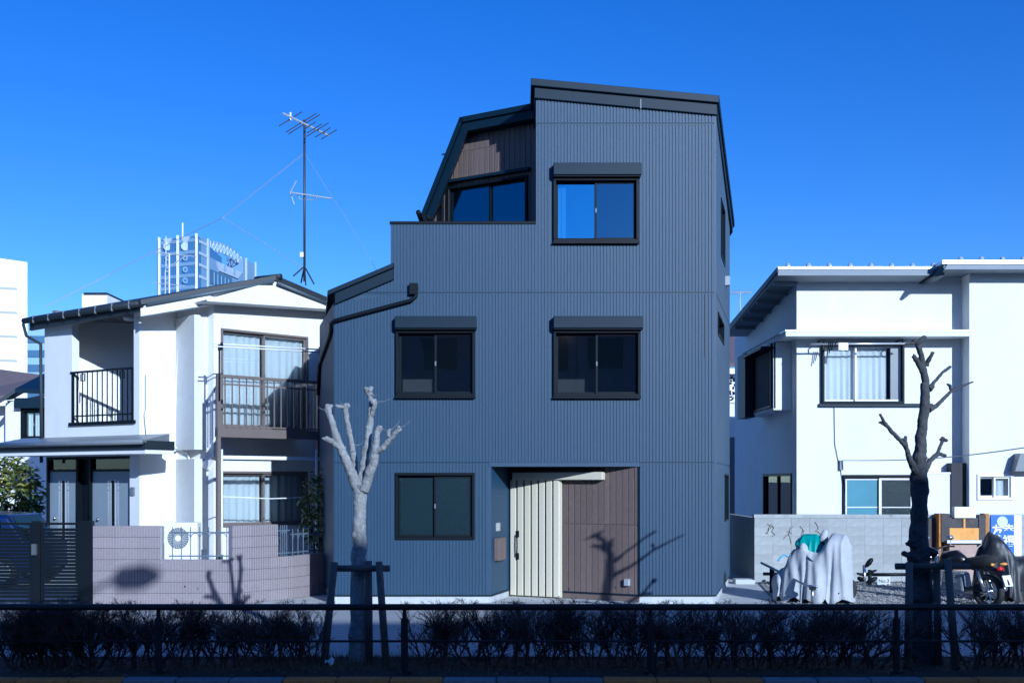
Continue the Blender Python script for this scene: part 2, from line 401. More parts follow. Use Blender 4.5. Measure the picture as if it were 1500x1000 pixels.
def window(parent, fr, o, fm='black_alu', ft=.045, proj=.05, gl=('glass', 'glass'), split=.5, st=.035, inset=.0, curtain=None, folds=7, roomy=True, rm=None, handle=True, gaps=(0, 0), midbar=None, sm=None, side=.5):
    u0, u1, z0, z1 = o; sm = sm or fm
    b = MB(); frame_bars(b, fr, u0, u1, z0, z1, ft, -.13, proj)
    win = bevel(b.build('window', M[fm], parent), .006, 1)
    a0, a1, c0, c1 = u0 + ft, u1 - ft, z0 + ft, z1 - ft; um = a0 + (a1 - a0) * split
    for k, (p, q, dd) in enumerate(((a0, um + st * .6, -.075), (um - st * .6, a1, -.03))):
        if gl[k] is None: continue
        sb = MB(); frame_bars(sb, fr, p + .003, q - .003, c0 + .003, c1 - .003, st, dd - .015, dd + .015)
        if midbar: sb.fbox(fr, p + st, q - st, c0 + (c1 - c0) * midbar - .01, c0 + (c1 - c0) * midbar + .01, dd - .01, dd + .01)
        sb.build('sash', M[sm], win)
        MB().fbox(fr, p + st, q - st, c0 + st, c1 - st, dd - .003, dd + .003).build('pane', M[gl[k]], win)
    if handle:
        MB().fbox(fr, um - .012, um + .012, (c0 + c1) / 2 - .04, (c0 + c1) / 2 + .04, -.012, .002).build('latch', M['gutter'], win)
    if roomy: room(fr, o, parent=parent, m=rm, side=side)
    if curtain:
        for (t0, t1) in curtain:
            cm = curtain_mesh(fr, a0 + (a1 - a0) * t0, a0 + (a1 - a0) * t1, c0 + .01, c1 - .02, -.145 if True else 0, max(2, int(folds * (t1 - t0))), .018)
            cm.build('curtain', M['curtain'], win, smooth=True, fix=False)
    return win

oA = FA.op(810.5, 935.5, 261.5, 355); oB = FA.op(580, 696, 484, 580.5); oC = FA.op(810.5, 938, 484, 581); oD = FA.op(579, 695.5, 692, 790)
z_ent = FZ(683); oE = (U(719.5), U(937), -1, z_ent)
uB = U(785.3)   # left edge of the tall block
top = [(0, FZ(443.5)), (U(577), FZ(407)), (U(577) + .0001, FZ(328.5)), (U(572.5) if False else U(577) + .0002, FZ(328.5)), (uB, FZ(328.5)), (uB + .0001, FZ(145)), (FA.L, FZ(169))]
uP = U(573)
top = [(0, FZ(443.5)), (uP, FZ(409)), (uP + .0001, FZ(328.5)), (uB, FZ(328.5)), (uB + .0001, FZ(145)), (FA.L, FZ(169))]
ops = [oA, oB, oC, oD, oE]
MB().wall(FA, top, zb, ops, -.17, 0).build('front_wall', M['siding'], house)
def siding(fr, top, z0, z1, ops, name='siding', u0=None):
    """ribbed boards of one storey between two joints"""
    t2 = [(u, min(z, z1)) for u, z in top]
    MB().ribs(fr, t2, z0, ops, .0585, .042, -.002, .013, u0=u0).build(name, M['siding'], house, kind='stuff', fix=False)
g = .018
siding(FA, top, zb, zj1 - g, ops); siding(FA, top, zj1 + g, zj2 - g, ops); siding(FA, top, zj2 + g, zj3 - g, ops)
topT = [(uB + .001, FZ(145)), (FA.L, FZ(169))]
MB().ribs(FA, topT, zj3 + g, [], .0585, .042, -.002, .013, u0=.0585 * math.floor(uB / .0585)).build('siding', M['siding'], house, kind='stuff', fix=False)
jb = MB(); jg = MB()
for zz, a, b_ in ((zj1, 0, FA.L), (zj2, 0, FA.L), (zj3, uB, FA.L)):
    if zz == zj1:
        jb.fbox(FA, a, oE[0], zz - g, zz + g * .1, 0, .013); jb.fbox(FA, oE[1], b_, zz - g, zz + g * .1, 0, .013); jg.fbox(FA, a, oE[0] - .04, zz + g * .12, zz + g, 0, .003); jg.fbox(FA, oE[1], b_, zz + g * .12, zz + g, 0, .003)
    else: jb.fbox(FA, a, b_, zz - g, zz + g * .1, 0, .013); jg.fbox(FA, a, b_, zz + g * .12, zz + g, 0, .003)
jb.build('joint_strip', M['siding'], house); jg.build('joint_gap', M['trim'], house)
MB().fbox(FA, oE[0] - .03, oE[1], z_ent, z_ent + .06, 0, .014).build('lintel_trim', M['siding'], house)
# base flashing + foundation
RC = (X(1048, Y0), Y0); RR = (RC[0] + .259 * 4.1, Y0 + 4.1)            # right wall: splayed
LC = (X(490, Y0), Y0); LR = (X(469, 22.4), 22.4)
EC = (X(748, Y0 * 1.0586), Y0 * 1.0586)                                 # inner corner of the porch
EL = (X(719.5, Y0), Y0); ER = (X(937, Y0), Y0)
FRt = Fr(RC, RR); FLf = Fr(LC, LR); FE1 = Fr(EL, EC); FE2 = Fr(EC, ER)
FLf.n = Vector((-FLf.d.y, FLf.d.x)) if FLf.n.x > 0 else FLf.n
if FRt.n.x < 0: FRt.n = -FRt.n
fb = MB()
for fr, a, b_ in ((FA, 0, oE[0]), (FA, oE[1], FA.L)):
    fb.fbox(fr, a, b_, zb - .03, zb, -.02, .014)
fb.fbox(FRt, 0, FRt.L, zb - .03, zb, -.02, .014); fb.fbox(FE1, 0, FE1.L, zb - .03, zb, -.02, .014)
fb.fbox(FE2, FE2.u(826), FE2.L, zb - .03, zb, -.02, .014)
fb.build('base_flashing', M['trim'], house)
fo = MB()
for fr, a, b_ in ((FA, 0, oE[0]), (FA, oE[1], FA.L), (FRt, 0, FRt.L), (FE1, 0, FE1.L - .02), (FE2, .02, FE2.L), (FLf, 0, FLf.L)):
    fo.fbox(fr, a, b_, -.05, zb - .03, -.3, -.012)
fo.build('foundation', M['foundation'], house)
# right splayed wall with slim windows
zrt = Z(332, RR[1])
topR = [(0, FZ(169)), (FRt.L, zrt)]
def sop(x0, x1, y0, y1):
    a, b_ = FRt.u(x0), FRt.u(x1); return (a, b_, Z(y1, FRt.pt((a + b_) / 2, 0)[1]), Z(y0, FRt.pt((a + b_) / 2, 0)[1]))
r3 = sop(1055, 1060.5, 300, 383); r2 = sop(1050.5, 1059, 466, 498); r1 = sop(1060.5, 1065.5, 694, 762)
opsR = [r1, r2, r3]
MB().wall(FRt, topR, zb, opsR, -.17, 0).build('side_wall', M['siding'], house)
for z0, z1 in ((zb, zj1 - g), (zj1 + g, zj2 - g), (zj2 + g, 99)): siding(FRt, topR, z0, z1, opsR)
for o in opsR:
    b = MB(); frame_bars(b, FRt, *o, .035, -.12, .03); wn = b.build('window', M['black_alu'], house)
    MB().fbox(FRt, o[0] + .035, o[1] - .035, o[2] + .035, o[3] - .035, -.06, -.05).build('pane', M['glass_sky'], wn); room(FRt, o, 1.0)
MB().fbox(FA, FA.L - .03, FA.L + .012, zb, FZ(170), -.02, .016).build('corner_trim', M['siding'], house)
vx = FRt.uz(1062, 412)
MB().fbox(FRt, vx[0] - .09, vx[0] + .09, vx[1] - .09, vx[1] + .09, 0, .10).build('vent_hood', M['silver_alu'], house)
# left side wall and bodies behind
MB().wall(FLf, [(0, FZ(443.5)), (FLf.L, FZ(443.5))], zb, [], -.17, 0).build('side_wall', M['siding'], house)
MB().ribs(FLf, [(0, FZ(443.5)), (FLf.L, FZ(443.5))], zb, [], .0585, .042, -.002, .013).build('siding', M['siding'], house, kind='stuff', fix=False)
def core(name, foot, z0, z1, m=M['siding']):
    n = len(foot); b = MB(); z1 = z1 if isinstance(z1, (list, tuple)) else [z1] * n
    b.add([(x, y, z0) for x, y in foot] + [(x, y, z) for (x, y), z in zip(foot, z1)],
          [tuple(range(n - 1, -1, -1)), tuple(range(n, 2 * n))] + [(i, (i + 1) % n, n + (i + 1) % n, n + i) for i in range(n)])
    return b.build(name, m, house)
core('rear_wall', [(LR[0] + .02, 22.3), (X(469, 22.4) - .05, 27), (4.3, 27), (RR[0] - .02, RR[1] - .06), (3.6, 21.6), (-3.2, 21.6)], 0, 5.28)
core('rear_wall', [(.47, 21.6), (.47, 26.8), (4.3, 26.8), (RR[0] - .04, RR[1] - .06), (3.85, 21.6)], 5.28, [8.6, 7.25, 6.95, 7.6, 8.3])
# return wall of the tall block beside the terrace
MB().add([(.429, Y0 - .001, 5.6), (.429, 21.6, 5.6), (.429, 21.6, 8.7), (.429, Y0 - .001, FZ(146)),
          (.55, Y0 - .001, 5.6), (.55, 21.6, 5.6), (.55, 21.6, 8.7), (.55, Y0 - .001, FZ(146))],
         [(0, 1, 2, 3), (7, 6, 5, 4), (0, 4, 5, 1), (1, 5, 6, 2), (2, 6, 7, 3), (3, 7, 4, 0)]).build('side_wall', M['siding'], house)
# roof of the tall block: a single sloping slab with two-step fascia
def rz(x, y): return 9.34 - .0925 * (x - .335) - .237 * (y - 19.45)
def slab(name, foot, th, m, dz=0.0, fz=rz):
    n = len(foot); b = MB()
    b.add([(x, y, fz(x, y) + dz - th) for x, y in foot] + [(x, y, fz(x, y) + dz) for x, y in foot],
          [tuple(range(n - 1, -1, -1)), tuple(range(n, 2 * n))] + [(i, (i + 1) % n, n + (i + 1) % n, n + i) for i in range(n)])
    return bevel(b.build(name, m, house), .008, 1)
slab('roof', [(.335, 19.40), (3.68, 19.40), (4.86, 23.85), (4.5, 27.0), (.335, 27.0)], .13, M['trim'])
slab('fascia', [(.40, 19.455), (3.655, 19.455), (4.80, 23.75), (4.45, 26.9), (.40, 26.9)], .19, M['trim'], -.128)
MB().box(X(938, 19.44), X(939.5, 19.44), 19.449, 19.456, FZ(161), FZ(147)).build('fascia_joint', M['gutter'], house)
# terrace parapet coping and sloped low roof on the left
MB().box(X(571, Y0), .427, Y0 - .03, Y0 + .2, FZ(328.4), FZ(328.4) + .045).build('coping', M['black_alu'], house)
xp = FA.pt(uP, 0)[0]
MB().box(xp, xp + .15, Y0 + .002, 23.5, 5.3, FZ(328.5) - .002).build('parapet', M['siding'], house)
MB().box(xp - .02, xp + .17, Y0 + .2, 23.5, FZ(328.4) + .001, FZ(328.4) + .044).build('coping', M['black_alu'], house)
MB().box(xp + .15, .43, Y0 + .15, 22.2, 5.55, 5.72).build('terrace_floor', M['foundation'], house)
lr = [(X(480, 19.4), Z(425.6, 19.4)), (X(577, 19.4), Z(384.8, 19.4))]
def lowroof(x, y): return lr[0][1] + (lr[1][1] - lr[0][1]) * (x - lr[0][0]) / (lr[1][0] - lr[0][0])
slab('roof', [(lr[0][0], 19.38), (lr[1][0], 19.38), (lr[1][0] - .035, 24), (lr[0][0] - .9, 24)], .085, M['trim'], 0, lowroof)
slab('fascia', [(X(490.5, 19.45), 19.44), (X(576.5, 19.45), 19.44), (xp - .002, 23.9), (X(490.5, 19.45) - .75, 23.9)], .20, M['trim'], -.084, lowroof)
# diagonal rain pipe with hopper
pd = .06
pz = lambda px, py: (X(px, Y0 - pd), Y0 - pd, Z(py, Y0 - pd))
pipe = MB().tube([pz(610, 420), pz(609, 434), pz(602, 440), pz(500, 467), pz(490, 470), (X(487, Y0) - .02, Y0 - .01, FZ(474)), FLf.pt(.15, FZ(482), .05), FLf.pt(.5, FZ(488), .05), FLf.pt(2.6, FZ(512), .05), FLf.pt(2.9, FZ(560), .05)], .037, 10)
pp = pipe.build('rain_pipe', M['black_alu'], house, smooth=True)
MB().box(X(600.5, Y0), X(612.5, Y0), Y0 - .11, Y0 + .0, FZ(432), FZ(416)).build('hopper', M['black_alu'], pp)
# windows with roller shutter boxes
for o, gl, rm in ((oA, ('glass_blue', 'glass_sky'), 'room_white'), (oB, ('glass', 'glass'), 'room'), (oC, ('glass', 'glass'), 'room')):
    wn = window(house, FA, o, ft=.05, proj=.07, gl=gl, rm=M[rm], side=.12, curtain=[(0, .13)] if o is oA else None)
    w0, w1 = o[0] - .005, o[1] + .035
    bx = bevel(MB().fbox(FA, w0, w1, o[3] + .02, o[3] + .235, 0, .17).build('shutter_box', M['trim'], wn), .012, 2)
    MB().fbox(FA, w0 + .01, w1 - .01, o[3] + .0, o[3] + .02, 0, .14).build('shutter_slot', M['black_alu'], wn)
    MB().fbox(FA, w0, w1 - .03, o[2] - .035, o[2], 0, .09).build('sill', M['black_alu'], wn)
wn = window(house, FA, oD, ft=.05, proj=.04, gl=('glass_frost', 'glass_frost'), side=.1)
# ceiling lights seen inside the first-floor rooms
M['lamp'] = emit_mat('lamp', (1.0, .62, .3), 5.0)
for (px, py, dd) in ((669, 495, -1.0), (830, 525, -1.5)):
    u_, z_ = FA.uz(px, py, dd); p = FA.pt(u_, 0, dd)
    MB().lathe((p[0], p[1], oB[3] + .245), [(.07, -.02), (.085, 0)], 12).build('ceiling_light', M['lamp'], house)
# ---- third-floor wing set back behind the terrace, brown boards
pw = (X(728, 20.86), 20.86); dW = Vector((-1.76, 1.0)).normalized()
FW = Fr(pw, (pw[0] + dW.x, pw[1] + dW.y))
def W(px, py): return FW.uz(px, py)
ztopw = W(675, 176)[1]; ueav = FW.u(626); uap = FW.u(676); u_r = FW.u(786)
wo = FW.op(657, 774, 266, 345); wo = (wo[0], wo[1], 5.72, wo[3])
polyW = [(u_r, 5.6), (ueav, 5.6), (ueav, W(626, 318)[1]), (uap, ztopw), (u_r, ztopw)]
topw = [(u_r, ztopw), (uap, ztopw), (ueav, W(626, 318)[1])]
topw = sorted(topw)
MB().wall(FW, topw, 5.6, [wo], -.12, 0).build('wing_wall', M['wood'], house)
zseam = W(680, 221)[1]
def boards(fr, top, zb_, ops, pitch, parent, m='wood', z_seams=(), d=.012):
    u = top[0][0]; k = 0
    while u < top[-1][0] - .02:
        a, b_ = u + .006, min(u + pitch - .006, top[-1][0])
        mid = (a + b_) / 2; t = None
        def tz(v):
            for (p, zp), (q, zq) in zip(top, top[1:]):
                if p <= v <= q: return zp + (zq - zp) * (v - p) / (q - p)
            return top[-1][1]
        cuts = sorted([(o[2], o[3]) for o in ops if o[0] < mid < o[1]] + [(z - .006, z + .006) for z in z_seams])
        lo = zb_; ta, tb = tz(a), tz(b_)
        for c0, c1 in cuts + [(None, None)]:
            hi = c0
            bb = MB()
            if c0 is None:
                if min(ta, tb) > lo + .02:
                    bb.hexa([fr.pt(a, lo, d), fr.pt(b_, lo, d), fr.pt(b_, lo, 0), fr.pt(a, lo, 0), fr.pt(a, ta, d), fr.pt(b_, tb, d), fr.pt(b_, tb, 0), fr.pt(a, ta, 0)])
            elif c0 > lo + .02 and c0 < min(ta, tb):
                bb.fbox(fr, a, b_, lo, c0, 0, d)
            if bb.v: bevel(bb.build('board', M[m], parent), .004, 1)
            if c0 is not None: lo = max(lo, c1)
        u += pitch; k += 1
ww = house
boards(FW, topw, 5.75, [wo], .115, house, z_seams=[zseam])
MB().fbox(FW, topw[0][0], topw[-1][0] - .35, zseam - .012, zseam + .012, 0, .016).build('seam_strip', M['wood'], house)
window(house, FW, wo, ft=.05, proj=.06, gl=('glass_sky', 'glass_sky'), rm=M['room_white'], split=.48, side=.02)
MB().fbox(FW, wo[0] - .06, wo[1] + .06, wo[3] + .07, wo[3] + .125, 0, .12).build('window_canopy', M['trim'], house)
# the wing's body and its two roof planes (flat top, steep flank)
vec = (0, 4.6, 0)
MB().sweep([FW.pt(u, z, -.125) for u, z in polyW], vec).build('rear_wall', M['siding'], house)
e_u, e_z = FW.uz(617, 312, .3); a_u, a_z = FW.uz(673, 172, .3); r_u, r_z = FW.uz(790, 149, .3)
def roofstrip(name, pts, th, d0, m):
    """pts: outline (u, z) of the outer edge; th: thickness below it; runs back along +y"""
    for (ua, za), (ub, zb2) in zip(pts, pts[1:]):
        L = Vector((ub - ua, zb2 - za)); nn = Vector((L.y, -L.x)).normalized()
        if nn.y > 0: nn = -nn
        q = [(ua, za), (ub, zb2), (ub + nn.x * th, zb2 + nn.y * th), (ua + nn.x * th, za + nn.y * th)]
        MB().sweep([FW.pt(u, z, d0) for u, z in q], (0, 5, 0)).build(name, m, house)
za_ = (a_z + r_z) / 2
roofstrip('roof', [(r_u, za_), (a_u, za_), (e_u, e_z)], .10, .3, M['trim'])
# fascia: a bent band lying just inside the roof edge
def inner(t): # offset polygon
    s = Vector((e_u - a_u, e_z - za_)).normalized(); nn = Vector((s.y, -s.x));  nn = nn if nn.y < 0 else -nn
    # intersection of top offset and flank offset
    zt = za_ - t; p0 = Vector((a_u, za_)) + nn * t; k = (zt - p0.y) / s.y
    return [(r_u, zt), (p0.x + s.x * k, zt), tuple(Vector((e_u, e_z)) + nn * t)]
i0, i1 = inner(.095), inner(.27)
for k in range(2):
    MB().sweep([FW.pt(u, z, .26) for u, z in (i0[k], i0[k + 1], i1[k + 1], i1[k])], (0, 4.8, 0)).build('fascia', M['trim'], house)
MB().tube([FW.pt(e_u + .04, e_z + .01, .34), tuple(Vector(FW.pt(e_u + .04, e_z + .01, .34)) + Vector((0, 4.5, 0)))], .05, 10).build('gutter', M['black_alu'], house, smooth=True)
dp = FW.uz(648, 318, .1)
MB().tube([FW.pt(dp[0], 5.7, .1), FW.pt(dp[0], dp[1] + .45, .1)], .03, 8).build('rain_pipe', M['black_alu'], house, smooth=True)
# ---- entrance recess
MB().add([(EL[0] - .05, Y0 - .0, z_ent + .004), (ER[0] + .02, Y0, z_ent + .004), (ER[0] + .02, Y0 + 1.5, z_ent + .004), (EL[0] - .05, Y0 + 1.5, z_ent + .004),
          (EL[0] - .05, Y0 - .0, z_ent + .1), (ER[0] + .02, Y0, z_ent + .1), (ER[0] + .02, Y0 + 1.5, z_ent + .1), (EL[0] - .05, Y0 + 1.5, z_ent + .1)],
         [(3, 2, 1, 0), (4, 5, 6, 7), (2, 3, 7, 6), (0, 4, 7, 3), (1, 2, 6, 5)]).build('porch_ceiling', M['trim'], house, fix=False)
MB().fbox(FE1, 0, FE1.L + .1, zb, z_ent + .05, -.15, 0).build('porch_wall', M['siding'], house)
MB().fbox(FE2, -.1, FE2.L - .01, .04, z_ent + .05, -.15, 0).build('porch_wall', M['wood'], house)
ud0, ud1 = FE2.u(750), FE2.u(824.5)
boards(FE2, [(ud1 - .12, z_ent + .02), (FE2.L - .005, z_ent + .02)], zb, [], .1165, house, z_seams=[FE2.z(840, 767)])
bb = MB().fbox(FE2, FE2.L - .03, FE2.L + .01, zb, z_ent, 0, .02).build('corner_trim', M['trim'], house)
zd0, zd1 = FE2.z(790, 872.5), FE2.z(824, 702)
door = MB().fbox(FE2, ud0, ud1, zd0, zd1, .03, .085).build('door', M['door_slat'], house)
n = 7
for k in range(n):
    a = ud0 + .008 + (ud1 - ud0 - .016) * k / n; b_ = ud0 + .008 + (ud1 - ud0 - .016) * (k + 1) / n
    bevel(MB().fbox(FE2, a + .018, b_ - .018, zd0 + .01, zd1 - .01, .08, .125).build('slat', M['door_slat'], door), .008, 2)
    if k: MB().fbox(FE2, a - .0175, a + .0175, zd0 + .012, zd1 - .012, .083, .088).build('groove', M['black_alu'], door)
hp = FE2.u(757, .16); hz0, hz1 = FE2.z(757, 819, .16), FE2.z(757, 777, .16)
hb = MB().tube([FE2.pt(hp, hz0 + .06, .12), FE2.pt(hp, hz0 + .07, .165), FE2.pt(hp + .012, (hz0 + hz1) / 2, .175), FE2.pt(hp, hz1 - .07, .165), FE2.pt(hp, hz1 - .06, .12)], .014, 8)
hb.fbox(FE2, hp - .03, hp + .03, hz0, hz0 + .12, .116, .135); hb.fbox(FE2, hp - .03, hp + .03, hz1 - .12, hz1, .116, .135)
hb.build('handle', M['black_alu'], door)
# the white housing of the sliding-door track above it
tb0, tb1 = FE2.u(752, .1), FE2.u(884, .1)
bevel(MB().fbox(FE2, tb0, tb1, FE2.z(850, 702.5, .12), FE2.z(850, 691, .12), .015, .16).build('track_cover', M['door_slat'], house), .012, 2)
mu0, mu1 = FE1.u(723), FE1.u(734)
mz = lambda py: Z(py, FE1.pt(mu0, 0)[1])
mb_ = bevel(MB().fbox(FE1, mu0 + .02, mu1, mz(821), mz(788), 0, .10).build('mailbox', M['wood'], house, label='brown wall mailbox'), .012, 2)
bevel(MB().fbox(FE1, FE1.u(726), FE1.u(731), mz(778), mz(766), 0, .025).build('intercom', M['silver_alu'], house), .004, 1)
ou = FE2.u(920)
bevel(MB().fbox(FE2, ou - .05, ou + .05, FE2.z(920, 857), FE2.z(920, 847), .012, .09).build('outdoor_socket', M['silver_alu'], house), .008, 1)
# porch slab
MB().add([(EL[0] - .02, Y0 + .02, .035), (ER[0], Y0 + .02, .035), (EC[0] + .05, EC[1] - .02, .035)], [(0, 1, 2)]).sweep([(EL[0] - .3, Y0 - .45, -.02), (ER[0] + .1, Y0 - .45, -.02), (ER[0] + .1, Y0 + .1, -.02), (EC[0], EC[1], -.02), (EL[0] - .3, Y0 + .1, -.02)], (0, 0, .05)).build('porch_step', M['apron'], house)
# ================================================================== white house on the left
P313 = (-6.16, 22.56); P260 = (-7.08, 23.11); P204 = (-7.69, 22.55); P65 = (-10.33, 24.14)
d2 = Vector((1.09, 1.0)).normalized()
PR = (P313[0] + d2.x * 3.4, P313[1] + d2.y * 3.4)
lh = thing('white_house', (-7.0, 23.5, 0), 'white stucco house with loggia, metal balcony and shallow gabled roof', 'house')
F2 = Fr(P313, PR); F26 = Fr(P260, P313); F20 = Fr(P204, P260); F1 = Fr(P65, P204)
ze = 5.78
lop = F1.op(105.5, 196, 470, 617); lop = (lop[0], lop[1], lop[2], ze + .3)
dop = F1.op(62, 190, 668, 800); dop = (dop[0], dop[1], -.2, dop[3])
MB().wall(F1, [(0, ze), (F1.L, ze)], 0, [lop, dop], -.18, 0).build('wall', M['stucco'], lh)
MB().wall(F20, [(0, ze), (F20.L, ze + .12)], 0, [], -.18, 0).build('wall', M['stucco'], lh)
MB().wall(F26, [(0, ze + .12), (F26.L, ze + .25)], 0, [], -.18, 0).build('wall', M['stucco'], lh)
w2o = F2.op(323, 451, 487, 627); w1o = F2.op(323, 450, 690, 772)
w2o = (w2o[0], w2o[1], F2.z(388, 629), F2.z(388, 487)); w1o = (w1o[0], w1o[1], F2.z(388, 770), F2.z(388, 690))
z2t = F2.z(400, 446, .45)
MB().wall(F2, [(0, z2t + .3), (F2.L, z2t + .3)], 0, [w2o, w1o], -.18, 0).build('wall', M['stucco'], lh)
for o in (w2o, w1o):
    window(lh, F2, o, fm='brown_alu', ft=.05, proj=.03, curtain=[(0, .47), (.5, 1)], folds=13, split=.49, rm=M['room_white'])
# side and rear closing walls
back = Vector((-.857, .515))
core2 = MB()
foot = [(P65[0] + .1, P65[1] + .15), (P65[0] + 2.4, P65[1] + 4.2), (PR[0] - .3, PR[1] + 3.4), (PR[0] - .02, PR[1] - .02), (PR[0] - .3, PR[1] + 1.2), (P313[0] - .6, P313[1] + 2.4), (P204[0] - .2, P204[1] + 2.3)]
n = len(foot)
core2.add([(x, y, 0) for x, y in foot] + [(x, y, 5.8) for x, y in foot], [tuple(range(n - 1, -1, -1)), tuple(range(n, 2 * n))] + [(i, (i + 1) % n, n + (i + 1) % n, n + i) for i in range(n)]).build('rear_wall', M['stucco'], lh)
# loggia
lz0 = lop[2]; lu0, lu1 = lop[0], lop[1]
lg = MB(); M['loggia_shade'] = mat('loggia_shade', (.14, .15, .17), .85, var=.05)  # white walls toned dark: the loggia's shade is put into their colour
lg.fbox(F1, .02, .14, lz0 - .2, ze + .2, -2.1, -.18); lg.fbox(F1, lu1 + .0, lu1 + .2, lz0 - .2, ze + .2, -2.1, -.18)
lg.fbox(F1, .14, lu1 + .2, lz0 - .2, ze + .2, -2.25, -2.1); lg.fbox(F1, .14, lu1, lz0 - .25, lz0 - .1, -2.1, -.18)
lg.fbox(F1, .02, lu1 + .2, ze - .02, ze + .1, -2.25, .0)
lg.build('loggia_wall', M['loggia_shade'], lh)
ldo = (F1.u(176, -1.48), F1.u(196, -1.48))
MB().fbox(F1, .5, 1.15, lz0 - .08, lz0 + 1.85, -2.1, -2.07).build('loggia_door', M['black_alu'], lh)
c_ = F1.pt((lu0 + lu1) / 2, 0, -.75)
MB().lathe((c_[0], c_[1], ze - .02), [(.12, -.07), (.16, -.05), (.16, .02)], 16).build('ceiling_light', M['white_paint'], lh, smooth=True)
rl = MB().fbox(F1, lu0 - .06, lu1 + .06, lz0 - .07, lz0 + .0, -.16, .05).build('loggia_rail', M['black_alu'], lh)
rt = F1.z(150, 541)
MB().fbox(F1, lu0 - .03, lu1 - .01, rt - .04, rt, -.03, .03).build('handrail', M['black_alu'], rl)
MB().fbox(F1, lu0, lu1 - .01, lz0 + .12, lz0 + .15, -.015, .015).build('lower_rail', M['black_alu'], rl)
for k in range(13):
    u_ = lu0 + .03 + (lu1 - lu0 - .06) * k / 12; r_ = .022 if k in (0, 12) else .009
    MB().fbox(F1, u_ - r_, u_ + r_, lz0, rt - .03, -r_, r_).build('baluster', M['black_alu'], rl)
for k in (2, 10):
    u_ = lu0 + (lu1 - lu0) * (k + .3) / 12.6
    b = MB(); frame_bars(b, F1, u_ - .07, u_ + .07, rt - .22, rt - .06, .014, -.012, .012); b.build('rail_ornament', M['black_alu'], rl)
# roof: left plane above the loggia, gable towards the street
Pa = Vector((X(43, 24.1), 24.1, Z(466, 24.1) + .03)); Pb = Vector((X(206, 21.95), 21.95, Z(439, 21.95)))
A = Vector((X(404, 22.95), 22.95, Z(403, 22.95))); E2 = Vector((X(489, 24.0), 24.0, Z(439, 24.0)))
bk = Vector((-.80, .60, 0)) * 7
def quadslab(name, q, th, m):
    MB().hexa([tuple(p - Vector((0, 0, th))) for p in q] + [tuple(p) for p in q]).build(name, m, lh)
B_ = Pa + Vector((-.1, .06, 0))
quadslab('roof', [Pb, A, A + bk, Pa], .10, M['roof_dark'])
quadslab('roof', [A, E2, E2 + bk, A + bk], .10, M['roof_dark'])
# soffit boards under the roof
dn = Vector((0, 0, .105))
quadslab('soffit', [Pb - dn + Vector((.05, .08, 0)), Pb.lerp(A, .97) - dn + Vector((.05, .12, 0)), A - dn + bk * .35, Pa - dn + Vector((.06, .1, 0))], .05, M['stucco'])
# fascia + gutter on the eave and the rakes
MB().sweep([Pb - Vector((0, 0, .10)), Pa - Vector((0, 0, .10)), Pa - Vector((0, 0, .30)), Pb - Vector((0, 0, .24))], Vector((.03, .06, 0))).build('fascia', M['roof_dark'], lh)
ov = Vector((-.02, -.06, -.09))
gt = MB().tube([Pa + ov + Vector((-.1, .06, 0)), Pb + ov], .065, 10).build('gutter', M['roof_dark'], lh, smooth=True)
for k in range(7):
    p = Pa.lerp(Pb, (k + .5) / 7) + ov
    MB().box(p.x - .012, p.x + .012, p.y - .08, p.y + .02, p.z - .08, p.z + .075).build('gutter_bracket', M['gutter'], gt)
gl_ = Pa + ov + Vector((-.12, .06, -.02))
MB().tube([gl_ + Vector((0, 0, -.03)), gl_ + Vector((.05, .05, -.3)), Vector((P65[0] - .02, P65[1] - .15, gl_.z - .5)), Vector((P65[0] - .02, P65[1] - .12, 2.6))], .035, 8).build('rain_pipe', M['roof_dark'], lh, smooth=True)
M['verge'] = mat('verge', (.075, .10, .12), .5)
for p, q in ((Pb, A), (A, E2)):
    o3 = Vector((-.03, -.05, -.14)); MB().tube([p + o3 + (q - p) * .06, q + o3], .036, 8).build('verge_trim', M['verge'], lh, smooth=True)
MB().tube([A + Vector((-.5, .35, -.02)), A + Vector((.1, .03, -.02))], .06, 8).build('ridge_cap', M['roof_dark'], lh, smooth=True)
# pediment
pdz = .45
ped = [F2.uz(302, 438.5, pdz), F2.uz(404, 411, pdz), F2.uz(493, 446.5, pdz), F2.uz(493, 453.5, pdz), F2.uz(362, 444.5, pdz), F2.uz(304, 441, pdz)]
MB().fprism(F2, ped, -.1, pdz).build('pediment', M['stucco'], lh)
t30 = .5; Pm = Pb.lerp(A, t30)
dv = Vector((0, 0, 1))
MB().sweep([Pb - dv * .17, Pm - dv * .17, Pm - dv * .36, Pb - dv * .33], Vector((.05, .10, 0))).build('barge_board', M['stucco'], lh)
# entrance canopy and doors
cz0, cz1 = F1.z(110, 664, .6), F1.z(110, 648, .6)
ca = F1.u(-12, .75); cb = F1.u(212, .75)
can = MB().fbox(F1, ca, cb, cz0 + .05, cz1, .0, .75).build('entrance_canopy', M['roof_dark'], lh)
MB().add([F1.pt(ca - .03, cz1, .8), F1.pt(cb + .02, cz1, .8), F1.pt(cb - .15, cz1 + .16, 0), F1.pt(ca, cz1 + .16, 0), F1.pt(ca - .03, cz1 - .04, .8), F1.pt(cb + .02, cz1 - .04, .8), F1.pt(cb - .15, cz1 - .04, 0), F1.pt(ca, cz1 - .04, 0)],
         [(0, 1, 2, 3), (0, 4, 5, 1), (1, 5, 6, 2), (2, 6, 7, 3), (3, 7, 4, 0), (4, 7, 6, 5)]).build('canopy_roof', M['gutter'], can)
MB().tube([F1.pt(ca - .05, cz1 - .03, .83), F1.pt(cb + .03, cz1 - .03, .83)], .05, 8).build('gutter', M['gutter'], can, smooth=True)
MB().fbox(F1, ca + .1, cb - .02, cz0 - .03, cz0 + .05, .0, .72).build('canopy_soffit', M['white_paint'], can)
